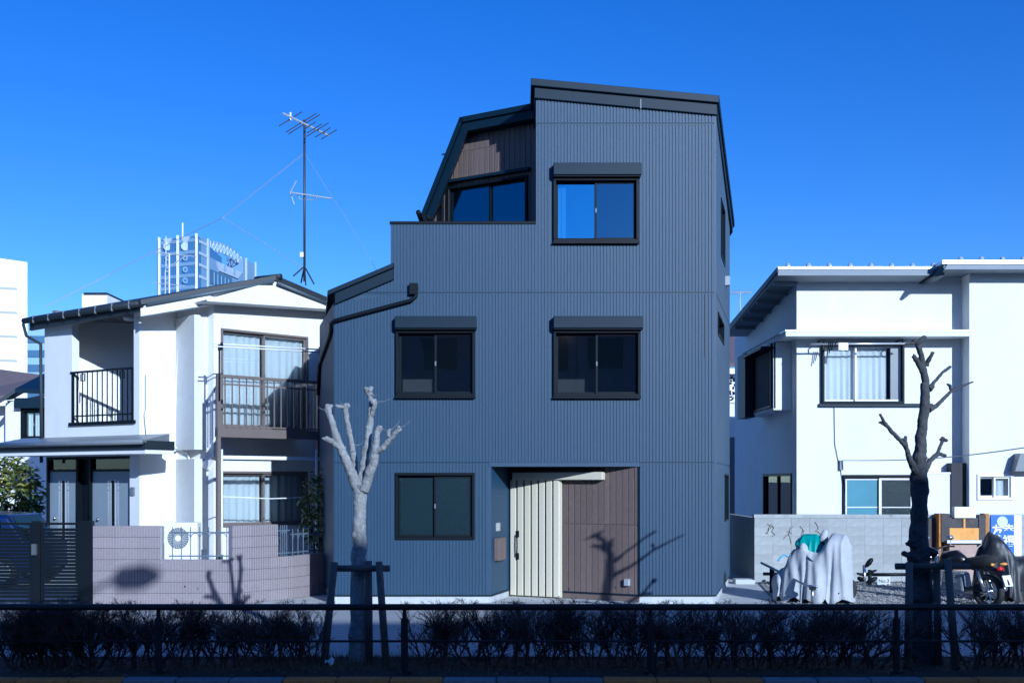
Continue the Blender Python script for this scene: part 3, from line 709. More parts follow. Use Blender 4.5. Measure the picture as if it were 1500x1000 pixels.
M['door_grey'] = mat('door_grey', (.22, .26, .30), .4, var=.04)
vs_ = MB(); du0, du1, dz1 = dop[0], dop[1], dop[3]
um1, um2 = F1.u(106), F1.u(127)
for a in (du0, um1 - .02, um2 - .06, du1 - .03): vs_.fbox(F1, a, a + .06, 0, dz1, -.22, -.1)
vs_.fbox(F1, du0, du1, dz1 - .06, dz1 - .0, -.22, -.1); vs_.fbox(F1, um1 + .02, um2 - .02, 0, dz1, -.3, -.22)
vs_.build('porch_frame', M['black_alu'], lh)
for a, b_ in ((du0 + .06, um1 - .02), (um2, du1 - .03)):
    z_t = F1.z(150, 690)
    dr = MB().fbox(F1, a, b_, 0, z_t, -.2, -.15).build('door', M['door_grey'], lh)
    MB().fbox(F1, a, b_, z_t, z_t + .05, -.2, -.13).build('transom_bar', M['black_alu'], dr)
    MB().fbox(F1, a, b_, z_t + .05, dz1 - .06, -.18, -.17).build('transom_pane', M['glass'], dr)
    m_ = (a + b_) / 2
    MB().fbox(F1, m_ - .05, m_ + .05, .3, z_t - .2, -.155, -.147).build('light_slot', M['black_alu'], dr)
    for s_ in (-1, 1):
        MB().fbox(F1, m_ + s_ * .07 - .012, m_ + s_ * .07 + .012, .3, z_t - .18, -.155, -.135).build('slot_trim', M['silver_alu'], dr)
        MB().fbox(F1, m_ + s_ * .15 - .025, m_ + s_ * .15 + .025, .3, z_t - .42, -.155, -.146).build('strip', M['silver_alu'], dr)
        for q in (.2, .31): MB().fbox(F1, m_ + s_ * .15 - .025, m_ + s_ * .15 + .025, z_t - q - .08, z_t - q, -.155, -.146).build('square_inlay', M['silver_alu'], dr)
    p = F1.pt(a + .22, z_t - 1.02, -.11); MB().lathe(p, [(.0, -.03), (.03, -.02), (.035, 0), (.02, .03)], 12, 'y').build('knob', M['steel'], dr, smooth=True)
room(F1, (du0, du1, 0.02, dz1), .9, parent=lh, d_start=-.32, side=.01)
# meter box, pipes, conduit on the short walls
iu = F1.u(195.5); MB().fbox(F1, iu - .05, iu + .05, F1.z(195, 725), F1.z(195, 713), 0, .04).build('intercom', M['gutter'], lh)
def wpipe(name, fr, pts, r, m, d=.04):
    q = [fr.pt(*fr.uz(px, py, d), d) for px, py in pts]
    return MB().tube(q, r, 8).build(name, M[m], lh, smooth=True)
wpipe('cable', F20, [(213, 549), (213, 600), (211, 607), (214, 640)], .008, 'gutter')
wpipe('conduit', F26, [(267, 486), (263, 492), (258, 560), (255, 655), (276, 663), (278, 685), (268, 735), (262, 772)], .022, 'white_paint', .05)
wpipe('conduit', F20, [(212, 661), (258, 662)], .02, 'gutter', .04)
b = MB().fprism(F26, [F26.uz(292, 679, .1), F26.uz(311, 669, .1), F26.uz(302, 688, .1)], .0, .12).build('awning_bracket', M['white_paint'], lh)
# balcony on posts
bd = 1.15
Fb = F2.off(bd)
bu0, bu1 = Fb.u(319), Fb.u(469)
bz = lambda px, py: Fb.z(px, py)
zr = bz(370, 553); zbm0, zbm1 = bz(370, 641), bz(370, 628)
bal = MB().fbox(Fb, bu0 - .02, bu1, zbm0, zbm1, -.06, .04).build('balcony', M['brown_alu'], lh)
Ls = Fr(F2.pt(F2.u(322.5), 0)[:2], Fb.pt(bu0, 0)[:2])       # left return of the balcony
MB().sweep([F2.pt(F2.u(322.5), zbm0 + .02, .01), Fb.pt(bu0, zbm0 + .02, -.06), Fb.pt(bu1, zbm0 + .02, -.06), Fb.pt(bu1, zbm0 + .02, -bd + .01)], (0, 0, .08)).build('balcony_floor', M['brown_alu'], bal)
MB().fbox(Fb, bu0 - .02, bu1 + .02, zr - .04, zr + .02, -.04, .04).build('handrail', M['brown_alu'], bal)
for a in (bu0, bu1 - .06): MB().fbox(Fb, a - .02, a + .05, 0, zr + .0, -.05, .03).build('post', M['brown_alu'], bal)
MB().fbox(Ls, .02, Ls.L - .05, zr - .05, zr + .01, -.015, .015).build('side_rail', M['brown_alu'], bal)
MB().fbox(Fb, bu1 - .03, bu1, zr - .05, zr + .01, -bd + .02, -.04).build('side_rail', M['brown_alu'], bal)
for k in range(6):
    MB().fbox(Ls, .12 + k * .17, .135 + k * .17, zbm1 + .02, zr - .05, -.008, .008).build('baluster', M['brown_alu'], bal)
    MB().fbox(Fb, bu1 - .025, bu1 - .01, zbm1 + .02, zr - .05, -bd + .12 + k * .17, -bd + .135 + k * .17).build('baluster', M['brown_alu'], bal)
nb = 15
for k in range(1, nb): 
    u_ = bu0 + (bu1 - bu0) * k / nb
    MB().fbox(Fb, u_ - .011, u_ + .011, zbm1 + .02, zr - .03, -.011, .011).build('baluster', M['brown_alu'], bal)
MB().fbox(Fb, bu0, bu1, zbm1 + .02, zbm1 + .05, -.02, .02).build('lower_rail', M['brown_alu'], bal)
MB().fbox(Fb, bu0 + .05, bu1 - .05, zr - .18, zr - .15, -.015, .015).build('middle_rail', M['brown_alu'], bal)
zt_ = bz(325, 505)
for a, t in ((bu0 + .01, zt_), (bu1 - .03, bz(468, 510))):
    MB().tube([Fb.pt(a, zr - .5, .045), Fb.pt(a, t, .045)], .018, 8).build('pole_upright', M['black_alu'], bal, smooth=True)
    MB().fbox(Fb, a - .02, a + .02, t - .12, t + .02, .02, .16).build('pole_hook', M['black_alu'], bal)
# laundry poles resting in the hooks (things of their own)
for dd, y0_, y1_, lb in ((.10, 503, 512, 'upper white laundry pole hung above the balcony rail'), (.15, 507, 516, 'lower white laundry pole hung above the balcony rail')):
    a = Fb.uz(312, y0_, dd); b_ = Fb.uz(472, y1_, dd)
    MB().tube([Fb.pt(*a, dd), Fb.pt(*b_, dd)], .014, 8).build('laundry_pole', M['white_paint'], smooth=True, label=lb, cat='pole', group='laundry poles on the balcony')
dd = .12
MB().fbox(Fb, bu0 + .08, bu1 + .0, bz(390, 673), bz(390, 668), .0, .05).build('crossbar', M['white_paint'], bal)
for px in (323, 461):
    u_ = Fb.u(px); MB().tube([Fb.pt(u_, .0, .06), Fb.pt(u_, bz(px, 658), .06)], .02, 8).build('pole_upright', M['white_paint'], bal, smooth=True)
pts = [Fb.pt(Fb.u(px), Fb.z(px, py), .03) for px, py in ((324, 727), (395, 730), (425, 729), (468, 724))]
MB().tube(pts, .012, 6).build('laundry_pole', M['white_paint'], smooth=True, label='thin white laundry pole under the balcony in front of the ground floor window', cat='pole')
# air conditioner
ac_Y = 21.4
ax0, ax1 = X(240, ac_Y), X(289, ac_Y); az0, az1 = Z(822, ac_Y), Z(765, ac_Y)
ac = thing('air_conditioner', ((ax0 + ax1) / 2, ac_Y + .15, 0), 'white outdoor air conditioner with round fan grille behind the pink block wall', 'air conditioner')
bevel(MB().box(ax0, ax1, ac_Y, ac_Y + .3, az0, az1).build('case', M['white_paint'], ac), .02, 2)
cx, cz = X(261, ac_Y), Z(788, ac_Y)
fr_ = .21
MB().lathe((cx, ac_Y - .002, cz), [(fr_, 0), (fr_, .004)], 28, 'y').build('fan_opening', M['gutter'], ac)
for k in range(26):
    an = 2 * math.pi * k / 26
    MB().tube([(cx + .06 * math.cos(an), ac_Y - .02, cz + .06 * math.sin(an)), (cx + fr_ * math.cos(an + .25), ac_Y - .012, cz + fr_ * math.sin(an + .25))], .0035, 4).build('grille_bar', M['white_paint'], ac)
MB().lathe((cx, ac_Y - .03, cz), [(.055, 0), (.06, .02)], 18, 'y').build('hub', M['white_paint'], ac)
MB().box(ax0 + .05, ax0 + .13, ac_Y + .02, ac_Y + .28, 0, az0).box(ax1 - .13, ax1 - .05, ac_Y + .02, ac_Y + .28, 0, az0).build('foot', M['white_paint'], ac)

# ================================================================== pink ribbed block wall
wY = gY(885.0)                                   # 19.45
q0 = (X(136, wY), wY); q1 = (X(340, wY), wY); q2 = (X(428, gY(876.5)), gY(876.5)); q3 = (X(489, gY(867)), gY(867))
bw = thing('block_wall', (q0[0], q0[1], 0), 'low pinkish ribbed block wall with stepped openings before the white house', 'wall')
FS = [Fr(q0, q1), Fr(q1, q2), Fr(q2, q3)]
M['mortar'] = mat('mortar', (.30, .30, .30), .9, var=.1, scale=20)
def ribbed_block(L):
    b = MB(); h = .198; t = .12
    b.box(.0006, L - .0006, 0, t, .003, h); k = max(1, int(round(L / .05)))
    for i in range(k):
        x = L * (i + .5) / k; b.box(x - .015, x + .015, -.016, .001, .006, h - .003)
    return b.mesh('block', M['tile_block'])
cache = {}
def course_blocks(fr, u0, u1, rows, parent, maker, bl=.4, stag=True, key='r', base=0.0):
    ang = math.atan2(fr.d.y, fr.d.x)
    for r_ in rows:
        u = u0 + (0 if not stag or r_ % 2 == 0 else -bl / 2)
        while u < u1 - .03:
            a, b_ = max(u, u0), min(u + bl, u1); L = round(b_ - a, 3)
            if L > .04:
                k = (key, L)
                if k not in cache: cache[k] = maker(L)
                p = fr.pt(a, base + r_ * .2, random.uniform(-.003, .003))
                inst('block', cache[k], p, parent, rz=ang)
            u += bl
uS = [FS[0].u(p) for p in (136, 239)] 
course_blocks(FS[0], 0, FS[0].L, range(0, 4), bw, ribbed_block, stag=False)
course_blocks(FS[0], 0, FS[0].u(238), range(4, 7), bw, ribbed_block, stag=False)
course_blocks(FS[1], 0, FS[1].L, range(0, 4), bw, ribbed_block, stag=False)
course_blocks(FS[1], 0, FS[1].u(407), range(4, 7), bw, ribbed_block, stag=False)
course_blocks(FS[2], 0, FS[2].L, range(0, 4), bw, ribbed_block, stag=False)
core_ = MB()
core_.fbox(FS[0], .01, FS[0].L, 0, .795, -.11, -.012); core_.fbox(FS[0], .01, FS[0].u(238) - .01, .795, 1.395, -.11, -.012)
core_.fbox(FS[1], .0, FS[1].L, 0, .795, -.11, -.012); core_.fbox(FS[1], .01, FS[1].u(407) - .01, .795, 1.395, -.11, -.012)
core_.fbox(FS[2], .0, FS[2].L, 0, .795, -.11, -.012)
core_.build('mortar', M['mortar'], bw)
# iron grilles standing in the gaps of the wall
M['iron'] = mat('iron', (.10, .13, .17), .5, var=.1)
def grille(fr, u0, u1, zb_, zt_, label, n):
    t = thing('iron_grille', fr.pt((u0 + u1) / 2, zb_), label, 'grille', 'iron grilles in the block wall')
    for z_ in (zb_ + .06, zt_ - .1): MB().fbox(fr, u0, u1, z_ - .012, z_ + .012, -.07, -.05).build('rail', M['iron'], t)
    for k in range(n):
        u_ = u0 + .06 + (u1 - u0 - .12) * k / (n - 1)
        MB().tube([fr.pt(u_, zb_, -.06), fr.pt(u_, zt_, -.06)], .009, 6).build('bar', M['iron'], t)
        if k < n - 1:
            w_ = (u1 - u0 - .12) / (n - 1)
            pts = [fr.pt(u_ + w_ * (.5 - .5 * math.cos(math.pi * i / 8)), zt_ - .22 + .11 * math.sin(math.pi * i / 8), -.06) for i in range(9)]
            MB().tube(pts, .007, 5).build('arch', M['iron'], t)
grille(FS[0], FS[0].u(246), FS[0].u(336), .8, 1.38, 'blue grey iron grille in the gap of the pink wall before the air conditioner', 7)
grille(FS[1], FS[1].u(410), FS[1].L - .02, .8, 1.38, 'short iron grille at the right step of the pink wall', 4)
grille(FS[2], .03, FS[2].L - .03, .8, 1.3, 'iron grille on the shaded end of the pink wall', 8)
# ================================================================== slatted gate
gt_ = thing('slatted_gate', (X(60, wY), wY, 0), 'black double gate of horizontal metal slats beside the pink wall', 'gate')
gz1 = Z(765, wY)
for a, b_ in ((118, 136), (48, 60)): MB().box(X(a, wY), X(b_, wY), wY - .04, wY + .08, 0, gz1 + .03).build('gate_post', M['black_alu'], gt_)
for a, b_ in ((-60, 48), (60, 118)):
    leaf = MB(); x0, x1 = X(a, wY) + .01, X(b_, wY) - .01
    leaf.box(x0, x0 + .04, wY - .02, wY + .03, .05, gz1); leaf.box(x1 - .04, x1, wY - .02, wY + .03, .05, gz1)
    leaf.box(x0 + .04, x1 - .04, wY - .02, wY + .03, gz1 - .04, gz1); leaf.box(x0 + .04, x1 - .04, wY - .02, wY + .03, .05, .09)
    lf = leaf.build('gate_leaf', M['black_alu'], gt_)
    me = MB().box(x0 + .04, x1 - .04, wY - .008, wY + .012, 0, .052).mesh('slat', M['black_alu'])
    for k in range(20): inst('slat', me, (0, 0, .12 + k * .0625), lf, rot=(0, 0, 0))
MB().box(X(49, wY), X(56, wY), wY - .09, wY - .04, Z(812, wY), Z(796, wY)).build('gate_handle', M['steel'], gt_)

# ================================================================== antenna on the roof
aY = 24.2
at = thing('television_antenna', (X(446, aY), aY, Z(415, aY)), 'tall rooftop television antenna mast on the white house with two aerials', 'antenna')
ap = lambda px, py, dy=0: (X(px, aY + dy), aY + dy, Z(py, aY + dy))
MB().tube([ap(446, 412), ap(446, 176)], .027, 8).build('mast', M['antenna'], at, smooth=True)
for q in ((430, 404, -.3), (460, 416, -.2), (441, 414, .3), (448, 418, .1)): MB().tube([ap(446, 390), ap(*q)], .017, 6).build('tripod_leg', M['antenna'], at)
MB().box(X(440, aY), X(445, aY), aY - .05, aY + .04, Z(377, aY), Z(370, aY)).build('amplifier_box', M['white_paint'], at)
bm = MB().tube([ap(414, 166, -.2), ap(482, 199, .2)], .022, 6).build('boom', M['silver_alu'], at)
for bx_, by_, h0, h1 in ((426, 174, 17, 16), (441, 180, 22, 22), (444, 183, 21, 24), (454, 184, 8, 8), (461, 188, 11, 10), (465, 190, 16, 16), (473, 194, 11, 11), (482, 197, 11, 11)):
    MB().tube([ap(bx_ - h0, by_ + h0 * .62, -.25), ap(bx_ + h1, by_ - h1 * .62, .25)], .012, 5).build('element', M['antenna'], at)
MB().tube([ap(425.5, 165), ap(425.5, 180)], .02, 6).build('reflector', M['white_paint'], at)
MB().tube([ap(425, 282, -.1), ap(486, 291, .1)], .017, 6).build('boom', M['silver_alu'], at)
for k in range(14):
    x_ = 430 + k * 4.2; y_ = 283 + k * .62
    MB().tube([ap(x_, y_, -.12), ap(x_, y_, .12)], .008, 4).build('element', M['silver_alu'], at)
for s_ in ((434, 265), (431, 300)): 
    MB().tube([ap(425, 282, 0), ap(*s_, 0)], .013, 5).build('reflector', M['silver_alu'], at)
MB().tube([ap(434, 283), ap(440, 292), ap(462, 293), ap(463, 289)], .009, 6).build('brace', M['silver_alu'], at)
def wire(name, pts, r, lb, m='silver_alu', cat='wire', grp='guy wires of the antenna'):
    MB().tube(pts, r, 4).build(name, M[m], label=lb, cat=cat, group=grp)
wire('guy_wire', [ap(445, 225), ap(326, 319, .5), ap(262, 350, 1.0), ap(160, 402, 1.2), ap(64, 450, .8)], .009, 'pale guy wire running left down from the antenna mast')
wire('guy_wire', [ap(326, 319, .5), ap(380, 352, .2), ap(443, 392)], .006, 'thin guy wire from the knotted left stay back to the mast foot')
wire('guy_wire', [ap(447, 225), ap(478, 275, .4), ap(506, 318, .8), ap(552, 396, 1.5)], .004, 'thin guy wire running right down from the antenna mast')

# ================================================================== far left: neighbour house, bush, car, towers
nY = 33.0
nh = thing('neighbour_house', (X(30, nY), nY, 0), 'small white neighbour house with dark tiled roof behind the canopy', 'house')
NF = Fr((X(-120, nY), nY), (X(80, nY), nY))
no = NF.op(31, 68, 598, 645)
NF2 = Fr((X(8, nY), nY), (X(80, nY), nY)); no = NF2.op(31, 68, 598, 645)
MB().wall(NF2, [(0, Z(590, nY)), (NF2.L, Z(574, nY))], 0, [no], -.2, 0).build('wall', M['stucco_cream'], nh)
window(nh, NF2, no, ft=.1, proj=.05, curtain=[(.1, .9)], rm=M['room'])
MB().fbox(NF2, no[0] - .1, no[1] + .1, no[3] + .0, no[3] + .3, 0, .25).build('shutter_box', M['trim'], nh)
MB().box(X(-130, nY), X(8, nY), nY + 1.2, nY + 5, 0, Z(590, nY)).build('rear_wall', M['stucco_cream'], nh)
M['roof_mauve'] = mat('roof_mauve', (.13, .10, .105), .8, var=.2, scale=8, bump=.5, bscale=20)
MB().hexa([(X(-6, 32.4), 32.4, Z(594, 32.4)), (X(22, 32.6), 32.6, Z(575, 32.6)), (X(66, 32.6), 32.6, Z(577, 32.6)), (X(66, 35), 35, Z(552, 35)),
           (X(-6, 32.4), 32.4, Z(588, 32.4)), (X(22, 32.6), 32.6, Z(569, 32.6)), (X(66, 32.6), 32.6, Z(571, 32.6)), (X(66, 35), 35, Z(546, 35))]).build('roof', M['trim'], nh)
MB().hexa([(X(-140, 33.2), 33.2, Z(604, 33.2)), (X(18, 33.2), 33.2, Z(585, 33.2)), (X(70, 37), 37, Z(556, 37)), (X(-140, 37), 37, Z(530, 37)),
           (X(-140, 33.2), 33.2, Z(596, 33.2)), (X(18, 33.2), 33.2, Z(577, 33.2)), (X(70, 37), 37, Z(550, 37)), (X(-140, 37), 37, Z(522, 37))]).build('roof', M['roof_mauve'], nh)
# leafy bush
def leafy(name, c, rx, ry, rz_, n, size, mats, label, cat, seed, trunk=True, group=None):
    t = thing(name, (c[0], c[1], 0), label, cat, group); rr = random.Random(seed)
    for gi, m in enumerate(mats):
        b = MB()
        for i in range(n // len(mats)):
            while True:
                p = Vector((rr.uniform(-1, 1), rr.uniform(-1, 1), rr.uniform(-1, 1)))
                if .35 < p.length < 1 and rr.random() < .35 + .65 * (math.sin(p.x * 6 + gi) * math.sin(p.z * 7 + 1) * math.cos(p.y * 5) > -.15): break
            p = Vector((c[0] + p.x * rx, c[1] + p.y * ry, c[2] + p.z * rz_))
            d = Vector((rr.uniform(-1, 1), rr.uniform(-1, 1), rr.uniform(-.6, .6))).normalized(); s_ = d.cross(Vector((rr.uniform(-.4, .4), rr.uniform(-.4, .4), 1))).normalized()
            l = size * rr.uniform(.6, 1.3); w_ = l * .35
            b.add([p, p + d * l * .5 + s_ * w_, p + d * l - Vector((0, 0, l * .2)), p + d * l * .5 - s_ * w_], [(0, 1, 2, 3)])
        b.build('leaves', M[m], t, kind='stuff', fix=False)
    b = MB()
    for k in range(5):
        a = rr.uniform(0, 6.28); b.tube([(c[0] + .05 * math.cos(a), c[1] + .05 * math.sin(a), 0), (c[0] + rx * .3 * math.cos(a), c[1] + ry * .3 * math.sin(a), c[2] * .7), (c[0] + rx * .6 * math.cos(a), c[1] + ry * .6 * math.sin(a), c[2] + rz_ * .5)], [.03, .02, .008], 6)
    b.build('stem', M['bark_dark'], t)
    return t
leafy('leafy_bush', (X(12, 28), 28, 1.75), .95, .6, 1.15, 2600, .16, ['green_leaf', 'yellow_leaf'], 'sunlit green and yellow leafy bush behind the black gate', 'bush', 4)
# blue car behind the gate
cY = 22.5
car = thing('blue_car', (X(20, cY), cY, 0), 'dark blue car parked behind the black slatted gate', 'car')
M['car_blue'] = mat('car_blue', (.006, .016, .07), .2, var=.03, spec=.8)
def loft(secs, closed=True):
    b = MB(); n = len(secs[0])
    for s_ in secs: b.v += [tuple(p) for p in s_]
    for i in range(len(secs) - 1):
        for k in range(n if closed else n - 1): b.f.append((i * n + k, i * n + (k + 1) % n, (i + 1) * n + (k + 1) % n, (i + 1) * n + k))
    if closed:
        b.f.append(tuple(range(n - 1, -1, -1))); b.f.append(tuple((len(secs) - 1) * n + k for k in range(n)))
    return b
cx0 = X(58, cY)
prof = [(0, .35), (-.05, .9), (-.3, 1.0), (-.65, 1.5), (-1.7, 1.56), (-2.9, 1.05), (-3.8, .95), (-3.9, .35)]
secs = []
for yy, wv in ((cY - .1, 0), (cY, .0), (cY + 1.5, 0), (cY + 1.6, 0)):
    ins = .06 if yy in (cY - .1, cY + 1.6) else 0
    secs.append([(cx0 + px_ * (1 - ins * .3), yy, z_ - ins * (1 if z_ > .5 else 0)) for px_, z_ in prof])
bevel(loft(secs).build('body', M['car_blue'], car), .05, 3)
MB().fbox(Fr((cx0 - 2.5, cY - .1), (cx0 - .5, cY - .1)), .15, 1.75, 1.02, 1.38, -.02, .006).build('side_window', M['glass_sky'], car)
MB().hexa([(cx0 - .28, cY + .05, 1.03), (cx0 - .28, cY + 1.4, 1.03), (cx0 - .3, cY + 1.4, 1.03), (cx0 - .3, cY + .05, 1.03), (cx0 - .60, cY + .1, 1.44), (cx0 - .60, cY + 1.35, 1.44), (cx0 - .62, cY + 1.35, 1.44), (cx0 - .62, cY + .1, 1.44)]).build('rear_window', M['glass_sky'], car)
M['rubber'] = mat('rubber', (.02, .02, .02), .8)
for xx in (-.75, -3.1):
    for yy in (cY - .12, cY + 1.42):
        wl = MB().lathe((cx0 + xx, yy, .32), [(.24, 0), (.32, .02), (.32, .18), (.24, .2)], 24, 'y').build('wheel', M['rubber'], car, smooth=False)
        MB().lathe((cx0 + xx, yy - .003, .32), [(.2, 0), (.22, .01)], 20, 'y').build('rim', M['steel'], wl)
# white slab building
tY = 120.0
wb = thing('white_building', (X(0, tY), tY, 0), 'tall plain white building with faint floor grooves at the far left', 'building')
M['far_white'] = mat('far_white', (.78, .77, .75), .8, var=.03, scale=.3)
wx1 = X(40, tY)
MB().add([(wx1 - 16, tY - 6.5, 0), (wx1, tY, 0), (wx1 - 10, tY + 14, 0), (wx1 - 22, tY + 8, 0), (wx1 - 16, tY - 6.5, Z(352, tY) - 1), (wx1, tY, Z(384, tY)), (wx1 - 10, tY + 14, Z(384, tY)), (wx1 - 22, tY + 8, Z(384, tY))],
         [(3, 2, 1, 0), (4, 5, 6, 7), (0, 1, 5, 4), (1, 2, 6, 5), (2, 3, 7, 6), (3, 0, 4, 7)]).build('tower_wall', M['far_white'], wb)
FWB = Fr((wx1 - 16, tY - 6.5), (wx1, tY))
M['far_groove'] = mat('far_groove', (.35, .36, .38), .8, var=.03)
for k, py in enumerate((424, 459, 494, 529, 564)):
    MB().fbox(FWB, FWB.L * .1, FWB.L - 1.0, Z(py, tY) - .12, Z(py, tY) + .12, 0, .05).build('groove', M['far_groove'], wb)
# blue glass office
gY_ = 170.0
go = thing('glass_office', (X(80, gY_), gY_, 0), 'pale blue banded glass office block between the white building and the house', 'building')
M['far_blue'] = mat('far_blue', (.28, .42, .58), .4, var=.06, scale=.2)
M['far_bluedark'] = mat('far_bluedark', (.07, .14, .24), .25, var=.15, scale=.2)
MB().box(X(38, gY_), X(66, gY_), gY_, gY_ + 18, 0, Z(478, gY_)).build('tower_wall', M['far_blue'], go)
for k in range(5):
    z_ = Z(497 + k * 21, gY_); MB().box(X(38.5, gY_), X(65.5, gY_), gY_ - .15, gY_, z_ - .55, z_ + .55).build('window_band', M['far_bluedark'], go)
MB().box(X(60, gY_), X(112, gY_), gY_ + 5, gY_ + 18, 0, Z(449, gY_)).build('tower_wall', M['far_blue'], go)
for k in range(8): MB().box(X(66 + k * 5.6, gY_), X(69.5 + k * 5.6, gY_), gY_ + 4.8, gY_ + 5, Z(456, gY_), Z(450, gY_)).build('window_band', M['far_bluedark'], go)
pe = thing('roof_penthouse', (X(135, 90), 90, 0), 'small white stair head block rising behind the left roof', 'building')
MB().box(X(120, 90), X(157, 90), 90, 95, 0, Z(431, 90)).build('block_wall', M['far_white'], pe)
MB().box(X(124, 90), X(158, 90), 89.8, 95, Z(431, 90), Z(429, 90)).build('cap', M['trim'], pe)
# ornate tower
oY = 230.0
ot = thing('ornate_tower', (X(290, oY), oY, 0), 'blue and white high-rise with white pilasters and lattice roof truss behind the antenna', 'tower')
c0 = (X(230, oY + 4), oY + 4); c1 = (X(290, oY), oY); c2 = (X(376, oY + 34), oY + 34)
M['tower_blue'] = mat('tower_blue', (.07, .17, .36), .4, var=.05, scale=.3)
M['tower_pale'] = mat('tower_pale', (.19, .30, .46), .5, var=.04, scale=.3)
zt0 = Z(345, oY); TL = Fr(c0, c1); TR = Fr(c1, c2)
MB().add([c0 + (0,), c1 + (0,), (X(325, oY + 13), oY + 13, 0), (X(300, oY + 30), oY + 30, 0), c0 + (zt0,), c1 + (zt0,), (X(325, oY + 13), oY + 13, zt0 - 2), (X(300, oY + 30), oY + 30, zt0 - 2)],
         [(3, 2, 1, 0), (4, 5, 6, 7), (0, 1, 5, 4), (1, 2, 6, 5), (2, 3, 7, 6), (3, 0, 4, 7)]).build('tower_wall', M['tower_blue'], ot)
zr2 = TR.z(350, 398)
MB().fbox(TR, 1.7, TR.L, 0, zr2, -3, .02).build('tower_wall', M['tower_pale'], ot)
MB().fbox(TR, 1.7, TR.u(307), zr2, TR.z(300, 350), -3, .02).build('tower_wall', M['tower_pale'], ot)
MB().fbox(TR, TR.u(356), TR.L, zr2, TR.z(365, 383), -4, .02).build('tower_wall', M['tower_pale'], ot)
for px in (234, 261, 288.5): u_ = TL.u(px); MB().fbox(TL, u_ - .18, u_ + .18, 0, zt0 + .4, 0, .4).build('pilaster', M['far_white'], ot)
for px, py in ((304, 350), (360, 378), (374, 384)): u_ = TR.u(px); MB().fbox(TR, u_ - .3, u_ + .3, 0, TR.z(px, py), 0, .3).build('pilaster', M['tower_white'], ot)
for k in range(5):
    z_ = TL.z(260, 354 + k * 17); MB().fbox(TL, .3, TL.L - .3, z_ - .35, z_ + .35, 0, .1).build('floor_band', M['tower_pale'], ot)
for k in range(4):
    z_ = TR.z(297, 356 + k * 17); MB().fbox(TR, .6, TR.u(304) - .4, z_ - .3, z_ + .3, .02, .12).build('floor_band', M['tower_white'], ot)
for px in (246, 272):
    u_ = TL.u(px); q = TL.z(px, 361)
    b = MB().fprism(TL, [(u_ - 1.2, zt0), (u_ + 1.2, zt0), (u_ + .3, zt0 - 1.4), (u_ + .25, q), (u_ - .25, q), (u_ - .3, zt0 - 1.4)], 0, .15)
    p = TL.pt(u_, q, .1); b.lathe(p, [(.9, -.1), (.9, .05)], 14, 'y'); b.build('keyhole_panel', M['tower_white'], ot)
    for py in (378, 395, 411):
        q = TL.z(px, py); p = TL.pt(u_, q, .1)
        oc = MB().lathe(p, [(.6, -.1), (.6, .05)], 12, 'y').build('round_panel', M['tower_pale'], ot)
        MB().lathe((p[0], p[1] - .12, p[2]), [(.3, 0), (.3, .05)], 10, 'y').build('round_window', M['far_bluedark'], oc)
pn = [TR.uz(px, py, .3) for px, py in ((318, 383), (355, 399), (349, 408), (322, 397))]
MB().fprism(TR, pn, 0, .3).build('white_panel', M['tower_white'], ot)
for px, py in ((329, 392), (343, 398)): 
    u_, z_ = TR.uz(px, py, .3); MB().fprism(TR, [(u_ + .9 * math.cos(a * .5236), z_ + .8 * math.sin(a * .5236)) for a in range(12)], .3, .4).build('round_window', M['far_blue'], ot)
q = [TR.uz(px, py, .2) for px, py in ((308, 394), (340, 407), (340, 420), (308, 415))]
MB().fprism(TR, q, 0, .2).build('window_band', M['far_bluedark'], ot)
for k in range(1, 6):
    u_ = q[0][0] + (q[1][0] - q[0][0]) * k / 6; MB().fbox(TR, u_ - .08, u_ + .08, q[3][1], q[0][1] - .3, .2, .28).build('mullion', M['far_blue'], ot)
b = MB(); pts = []
for k in range(11):
    t = k / 10; px = 308 + 50 * t; py = 354 + 26 * t - 9 * math.sin(math.pi * t) * .7
    u_, z_ = TR.uz(px, py, -1); pts.append((u_, z_))
for k in range(10):
    for dz, de in ((0, 0), (-2.6, 0), (-1.0, -2.5)): b.tube([TR.pt(pts[k][0], pts[k][1] + dz * .8, -1 + de), TR.pt(pts[k + 1][0], pts[k + 1][1] + dz * .8, -1 + de)], .13, 4)
    b.tube([TR.pt(pts[k][0], pts[k][1], -1), TR.pt(pts[k + 1][0], pts[k + 1][1] - 2.1, -1)], .11, 4); b.tube([TR.pt(pts[k][0], pts[k][1] - 2.1, -1), TR.pt(pts[k + 1][0], pts[k + 1][1], -1)], .11, 4)
    b.tube([TR.pt(pts[k][0], pts[k][1], -1), TR.pt(pts[k][0], pts[k][1] - 2.1, -1)], .11, 4)
b.build('roof_truss', M['tower_white'], ot, kind='stuff')
u_ = TL.u(263); MB().tube([TL.pt(u_, zt0, -1), TL.pt(u_, Z(322, oY), -1)], .15, 6).build('mast', M['far_white'], ot)
